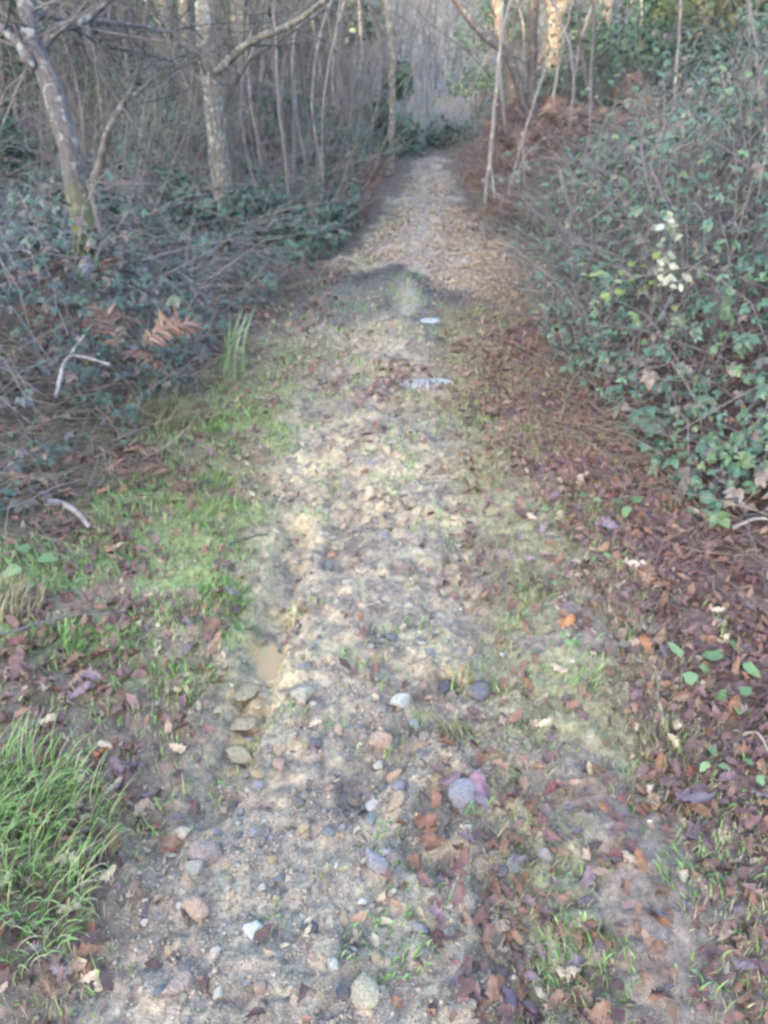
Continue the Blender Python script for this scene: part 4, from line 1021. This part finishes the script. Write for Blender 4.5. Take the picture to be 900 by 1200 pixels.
for pts, lab in (([gz(328, 330), P(330, 290, 6.6), P(322, 240, 6.7), P(300, 215, 6.8), P(285, 160, 7)], 'bare arching stem at the edge of the left thicket'),
                 ([gz(318, 345), P(310, 315, 6.2), P(318, 290, 6.3), P(336, 275, 6.4)], 'short hooked stem beneath the bare arching stem'),
                 ([gz(364, 345), P(350, 300, 6.4), P(345, 280, 6.6)], 'short pale stem by the bend of the track'),
                 ([gz(20, 315, .1), P(35, 285, 6), P(48, 245, 6)], 'pale thin stem at the left edge below the lichen spotted trunk'),
                 ([gz(0, 230, .1), P(30, 195, 6.4), P(65, 185, 6.4)], 'thin arching twig left of the lichen spotted trunk')):
    stick('bare_stem', lab, 'stem', [pts], .006, .003, M_straw, None, 6)
for (a, b_, c, Y), lab in ((((770, 185), (830, 165), (880, 200), 4.6), 'arching purple cane over the upper right brambles'), (((690, 260), (760, 200), (850, 150), 4.9), 'long straight cane rising to the right above the brambles'), (((655, 200), (665, 235), (690, 275), 5.5), 'pinkish cane leaning beside the bracken'), (((760, 190), (775, 225), (790, 250), 4.4), 'brown cane above the cream leaved sprig')):
    stick('bramble_cane', lab, 'cane', [[P(*a, Y), P(*b_, Y - .1), P(*c, Y - .3)]], .005, .003, M_cane, None, 6)

# ivy-clad stump left of the path end, and evergreen shrubs
def shrub(name, label, px, py, Y, h, rx, n, mat, cat='shrub', group=None, size=(.05, .09), stems=7, narrow=.75):
    p = P(px, py, Y); x_, y_ = p[0], p[1]; z_ = float(zmac(x_, y_)); root = thing(name, label, cat, (x_, y_, z_), group)
    nc = 9; cl = np.stack([rng.normal(0, rx * .5, nc), rng.normal(0, rx * .5, nc), h * rng.uniform(.2, .95, nc)], 1); cl[:, :2] *= (1.15 - narrow * cl[:, 2:] / h)
    k = rng.integers(0, nc, n); d = rng.normal(size=(n, 3)); d /= np.linalg.norm(d, axis=1, keepdims=True); rr = (rng.uniform(.3, 1, n) ** .5) * rx * .5 * rng.uniform(.5, 1.2, n)
    pos = cl[k] + d * rr[:, None] * np.array([1, 1, .8]); pos[:, 2] = np.clip(pos[:, 2], .03, None)
    nr = d + np.array([0, 0, .7]) + rng.normal(0, .4, (n, 3)); mb = MB(); S = rng.uniform(*size, n); Mx = frames(nr, rng.uniform(0, 6.28, n)); v = rng.integers(0, 2, n); tn = rng.random(nc)[k] * .5 + rng.random(n) * .5
    for q_ in range(2):
        s = v == q_; scatter(mb, OVATE[q_], pos[s], Mx[s], S[s], tn[s])
    obj('leaves', mb.mesh('leaves', mat), root, kind='stuff')
    sp = np.stack([np.linspace(np.zeros(3), c, 6) + np.cumsum(rng.normal(0, .03, (6, 3)), 0) * np.linspace(0, 1, 6)[:, None] for c in cl[:stems]])
    for s in sp:
        mb = MB(); tubes(mb, s, np.linspace(.018, .006, 6), 6, rng.random()); obj('stem', mb.mesh('stem', M_twig), root)
    return root
for a in (('ivy_bush', 'ivy clad stub dark green beside the tall pale trunk', 456, 190, 10.4, 1.3, .36, 2600, M_ever, 'ivy', None, (.055, .095), 4, .1),
          ('evergreen_shrub', 'blue green bush closing the far end of the path', 520, 190, 12.6, .3, .5, 700, M_ivy),
          ('evergreen_shrub', 'low green bush left of the path end beneath the ivy clad stub', 468, 195, 11.9, .4, .35, 700, M_ivy),
          ('evergreen_shrub', 'dark holly bush low in the left thicket right of the slim forked sapling', 165, 230, 9.5, .85, .7, 1700, M_ever),
          ('evergreen_shrub', 'dark shrub at the left edge behind the lichen spotted trunk', 25, 200, 9.0, 1.7, .8, 2300, M_ever),
          ('evergreen_shrub', 'dark low shrub at the left edge under the leaning trunk', 15, 270, 7.2, .6, .55, 1300, M_ever),
          ('evergreen_shrub', 'green shrub near the bare arching stem in the thicket', 325, 240, 8.8, 1.0, .5, 1300, M_ever),
          ('evergreen_shrub', 'deep green shrub far behind the straight pale trunk', 205, 150, 13, 1.6, 1.0, 1700, M_ever),
          ('evergreen_shrub', 'dark shrub between the leaning trunk and the slim sapling', 85, 175, 10.5, 1.3, .8, 1600, M_ever),
          ('evergreen_shrub', 'small green shrub at the left bend of the rising path', 380, 235, 9.6, .7, .5, 900, M_ever),
          ('evergreen_shrub', 'grey green bush behind the warm lit trunk', 560, 110, 16, 2.0, .9, 1700, M_ever),
          ('evergreen_shrub', 'green bush above the rust bracken on the right hillside', 680, 110, 12.5, 1.3, 1.0, 2000, M_ever),
          ('evergreen_shrub', 'broad dark bush in the upper right hillside', 770, 90, 11.5, 1.7, 1.2, 2600, M_ever),
          ('evergreen_shrub', 'yellow green bush near the top right corner', 840, 80, 10.5, 1.9, 1.1, 2500, M_ever_warm),
          ('evergreen_shrub', 'dark bush at the upper right edge', 895, 120, 8.5, 1.5, .9, 2300, M_ever),
          ('evergreen_shrub', 'sunlit yellow green bush behind the golden trunk', 720, 10, 17, 3.2, 1.6, 2600, M_ever_warm),
          ('evergreen_shrub', 'tall yellow green bush along the top of the right hillside', 820, 10, 15, 3.2, 1.6, 2600, M_ever_warm),
          ('holly_tree', 'tall dark holly filling the wood at the far left edge', 20, 140, 12.0, 3.4, 1.5, 5200, M_ever, 'tree', None, (.08, .13), 7, .3),
          ('holly_tree', 'tall dark holly behind the slim forked sapling', 130, 130, 13.5, 3.6, 1.5, 5200, M_ever, 'tree', None, (.08, .13), 7, .3),
          ('holly_tree', 'dim holly just left of the straight pale trunk', 205, 130, 16.0, 3.4, 1.6, 4200, M_ever, 'tree', None, (.09, .14), 7, .3),
          ('holly_tree', 'dim holly right of the straight pale trunk', 305, 140, 15.0, 3.0, 1.3, 4200, M_ever, 'tree', None, (.09, .14), 7, .3),
          ('holly_tree', 'dull green holly in the thicket left of the tall pale trunk', 380, 140, 16.5, 2.4, 1.0, 1800, M_ivy, 'tree', None, (.07, .11), 7, .3),
          ('evergreen_shrub', 'green bush left of the golden sunlit trunk', 600, 40, 19, 2.6, 1.2, 1800, M_ever_warm)):
    shrub(*a)

# repeated thin trees, saplings
def far_spot(side, y0, y1, umin, umax):
    while True:
        yy = random.uniform(y0, y1); xx = float(xc(yy)) + side * random.uniform(umin, umax)
        if abs(xx) < .56 * (yy * .85 + .8) + .8: return xx, yy
protos = []
for k in range(4):
    h = 6.5; a_ = rng.normal(0, .35, (4, 2))
    pts = [np.array([0, 0, 0.]), np.array([a_[0, 0] * .4, a_[0, 1] * .4, 1.6]), np.array([a_[1, 0], a_[1, 1], 3.6]), np.array([a_[2, 0] * 1.3, a_[2, 1] * 1.3, h])]
    li = [([pts[1] + (pts[2] - pts[1]) * f, pts[1] + (pts[2] - pts[1]) * f + np.array([rng.normal(0, .5), rng.normal(0, .5), .8]), pts[2] + np.array([rng.normal(0, 1), rng.normal(0, 1), .8])], .03, .01) for f in (.1, .6)]
    protos.append(tree('tree', 'x', pts, .075, .03, [M_bark_grey, M_bark_pale, M_bark_grey, M_bark_dark][k], li, 11, tfrom=.2, twr=.006))
TINTW = ['dull brown', 'grey', 'pale grey', 'mottled', 'dark']
slim = []
for k in range(5):
    a_ = rng.normal(0, .3, (3, 2)); pts = [np.array([0, 0, 0.]), np.array([a_[0, 0] * .5, a_[0, 1] * .5, 1.1]), np.array([a_[1, 0], a_[1, 1], 2.2]), np.array([a_[2, 0] * 1.8, a_[2, 1] * 1.8, 3.8])]
    slim.append(tree('sapling', 'x', pts, .017, .006, [M_cane, M_bark_grey, M_pole, M_twig, M_bark_dark][k], (), 13, cat='sapling', tfrom=.1, twr=.0035, twl=(.4, 1.1), flare=1.1))
used = set()
def place(lst, n, side, y0, y1, umin, umax, lab, grp, smin=.8, smax=1.3):
    for _ in range(n):
        p = random.choice(lst)
        if p in used: o = copy_tree(p)
        else: o = p; used.add(p)
        for _try in range(200):
            xx, yy = far_spot(side, y0, y1, umin, umax)
            if y0 > 12 and -.01 < xx / yy < .13: continue
            px, py = proj(xx, yy, float(zmac(xx, yy)) + 1.0)
            lb = lab.replace('thin bare', TINTW[slim.index(p)]) if p in slim else ['grey ', 'pale ', 'brownish grey ', 'dark '][protos.index(p)] + lab
            lb = lb + ' ' + where(px, py, TALL)
            if lb not in SEEN and len(lb.split()) < 17: break
        SEEN.add(lb)
        s = random.uniform(smin, smax)
        o.location = (xx, yy, float(zmac(xx, yy)) - .03); o.rotation_euler = (random.gauss(0, .06), random.gauss(0, .06), random.uniform(0, 6.28)); o.scale = (s, s, s)
        o['group'] = grp
        o['label'] = lb
place(protos, 22, -1, 9.5, 17, 1.2, 9, 'bare tree', 'bare trees of the left wood')
place(protos, 8, 1, 11, 18, 1.6, 8, 'bare hillside tree', 'bare trees of the right hillside')
place(slim, 62, -1, 6.8, 13, .7, 6.5, 'thin bare sapling', 'saplings of the left thicket')
place(slim, 26, 1, 8, 15, 1.0, 6, 'thin bare hillside sapling', 'saplings of the right hillside')
place(protos, 18, -1, 17, 26, -6, 12, 'distant bare tree', 'distant bare trees beyond the path', 1, 1.5)

# thickets of twigs
def thicket(name, n, spots, hr, r, mat, lean=.25, kids=2, K=5, sides=3):
    P0 = np.array([far_spot(*random.choice(spots)) for _ in range(n)])
    P0 = P0[(P0[:, 1] < 11.5) | (P0[:, 1] > 30) | (P0[:, 1] > 14.5) | (np.abs(P0[:, 0] / P0[:, 1] - .055) > .055)]; n = len(P0); Z = zmac(P0[:, 0], P0[:, 1]) - .02
    d = np.stack([rng.normal(0, lean, n), rng.normal(0, lean, n), np.ones(n)], 1); d /= np.linalg.norm(d, axis=1, keepdims=True)
    mb = MB(); twigset(np.concatenate([P0, Z[:, None]], 1), d, rng.uniform(*hr, n), r * rng.uniform(.6, 1.5, n), mb, kids, K, sides, 1, .1)
    return obj(name, mb.mesh(name, mat), kind='stuff')
thicket('undergrowth', 950, [(-1, 6.3, 10.5, .6, 5), (-1, 7, 14, .5, 7)], (.4, 1.5), .0048, M_cane, .55)
thicket('undergrowth', 850, [(-1, 7, 15, .6, 9)], (.8, 3.2), .006, M_twig, .4)
M_redtwig = mat_tint('reddish_twig', [(.06, .04, .038), (.10, .062, .055), (.15, .095, .085), (.19, .14, .12)], .8, .2)
thicket('undergrowth', 420, [(1, 6.7, 11.6, .48, 1.5)], (.2, .75), .0042, M_redtwig, .5)
thicket('undergrowth', 380, [(-1, 6.8, 11.6, .5, 1.3)], (.2, .8), .0042, M_redtwig, .5)
thicket('undergrowth', 700, [(1, 8, 15, .55, 7)], (.4, 1.6), .0045, M_twig, .5)
def cover(name, n, spots, hmax, mat, size):
    P0 = np.array([far_spot(*random.choice(spots)) for _ in range(n)]); k = fbm(P0[:, 0], P0[:, 1], .9, 3, 131)
    q = k > .42; P0 = P0[q]; k = k[q]; n = len(P0); mb = MB()
    Z = zmac(P0[:, 0], P0[:, 1]) + hmax * (k - .3) * 2.2 * rng.random(n) ** .7
    nr = np.stack([rng.normal(0, .5, n), rng.normal(-.3, .5, n), np.ones(n)], 1); v = rng.integers(0, 2, n); Mx = frames(nr, rng.uniform(0, 6.28, n)); S = rng.uniform(*size, n)
    for t in range(2):
        s_ = v == t; scatter(mb, OVATE[t], np.column_stack([P0[s_], Z[s_]]), Mx[s_], S[s_], rng.random(s_.sum()))
    return obj(name, mb.mesh(name, mat), kind='stuff')
cover('ivy_ground_cover', 26000, [(-1, 5.8, 9, .6, 5), (-1, 7, 14, .6, 8)], .75, M_ivy, (.045, .085))
cover('ivy_ground_cover', 9000, [(1, 8, 15, .75, 7)], .5, M_ivy, (.04, .08))
thicket('distant_woodland', 1500, [(-1, 31, 48, -14, 18)], (1.5, 5), .018, M_wood, .3)
thicket('distant_woodland', 1700, [(-1, 15, 26, -7, 11), (-1, 18, 36, -10, 16)], (1.5, 4.5), .012, M_wood, .25)
thicket('distant_woodland', 1100, [(-1, 26, 60, -22, 30)], (4, 9), .035, M_wood, .12)

# pale winter air between the trees
V, F = np.array([[a, b_, c] for a in (-95, 95) for b_ in (-95, 135) for c in (-1.5, 34)], float), np.array([(0, 1, 3, 2), (4, 6, 7, 5), (0, 4, 5, 1), (2, 3, 7, 6), (0, 2, 6, 4), (1, 5, 7, 3)])
mb = MB(); mb.add(V, F); m = bpy.data.materials.new('winter_air'); m.use_nodes = True; nt = m.node_tree; nt.nodes.remove(nt.nodes['Principled BSDF'])
v = nt.nodes.new('ShaderNodeVolumePrincipled'); v.inputs['Color'].default_value = (.78, .87, 1.0, 1); v.inputs['Density'].default_value = .0021; v.inputs['Anisotropy'].default_value = 0
nt.links.new(v.outputs[0], nt.nodes['Material Output'].inputs['Volume'])
obj('haze', mb.mesh('haze', m, shade=False), kind='stuff')

print('objects', len(bpy.data.objects), 'tris', sum(len(m.loops) - 2 * len(m.polygons) for m in bpy.data.meshes))
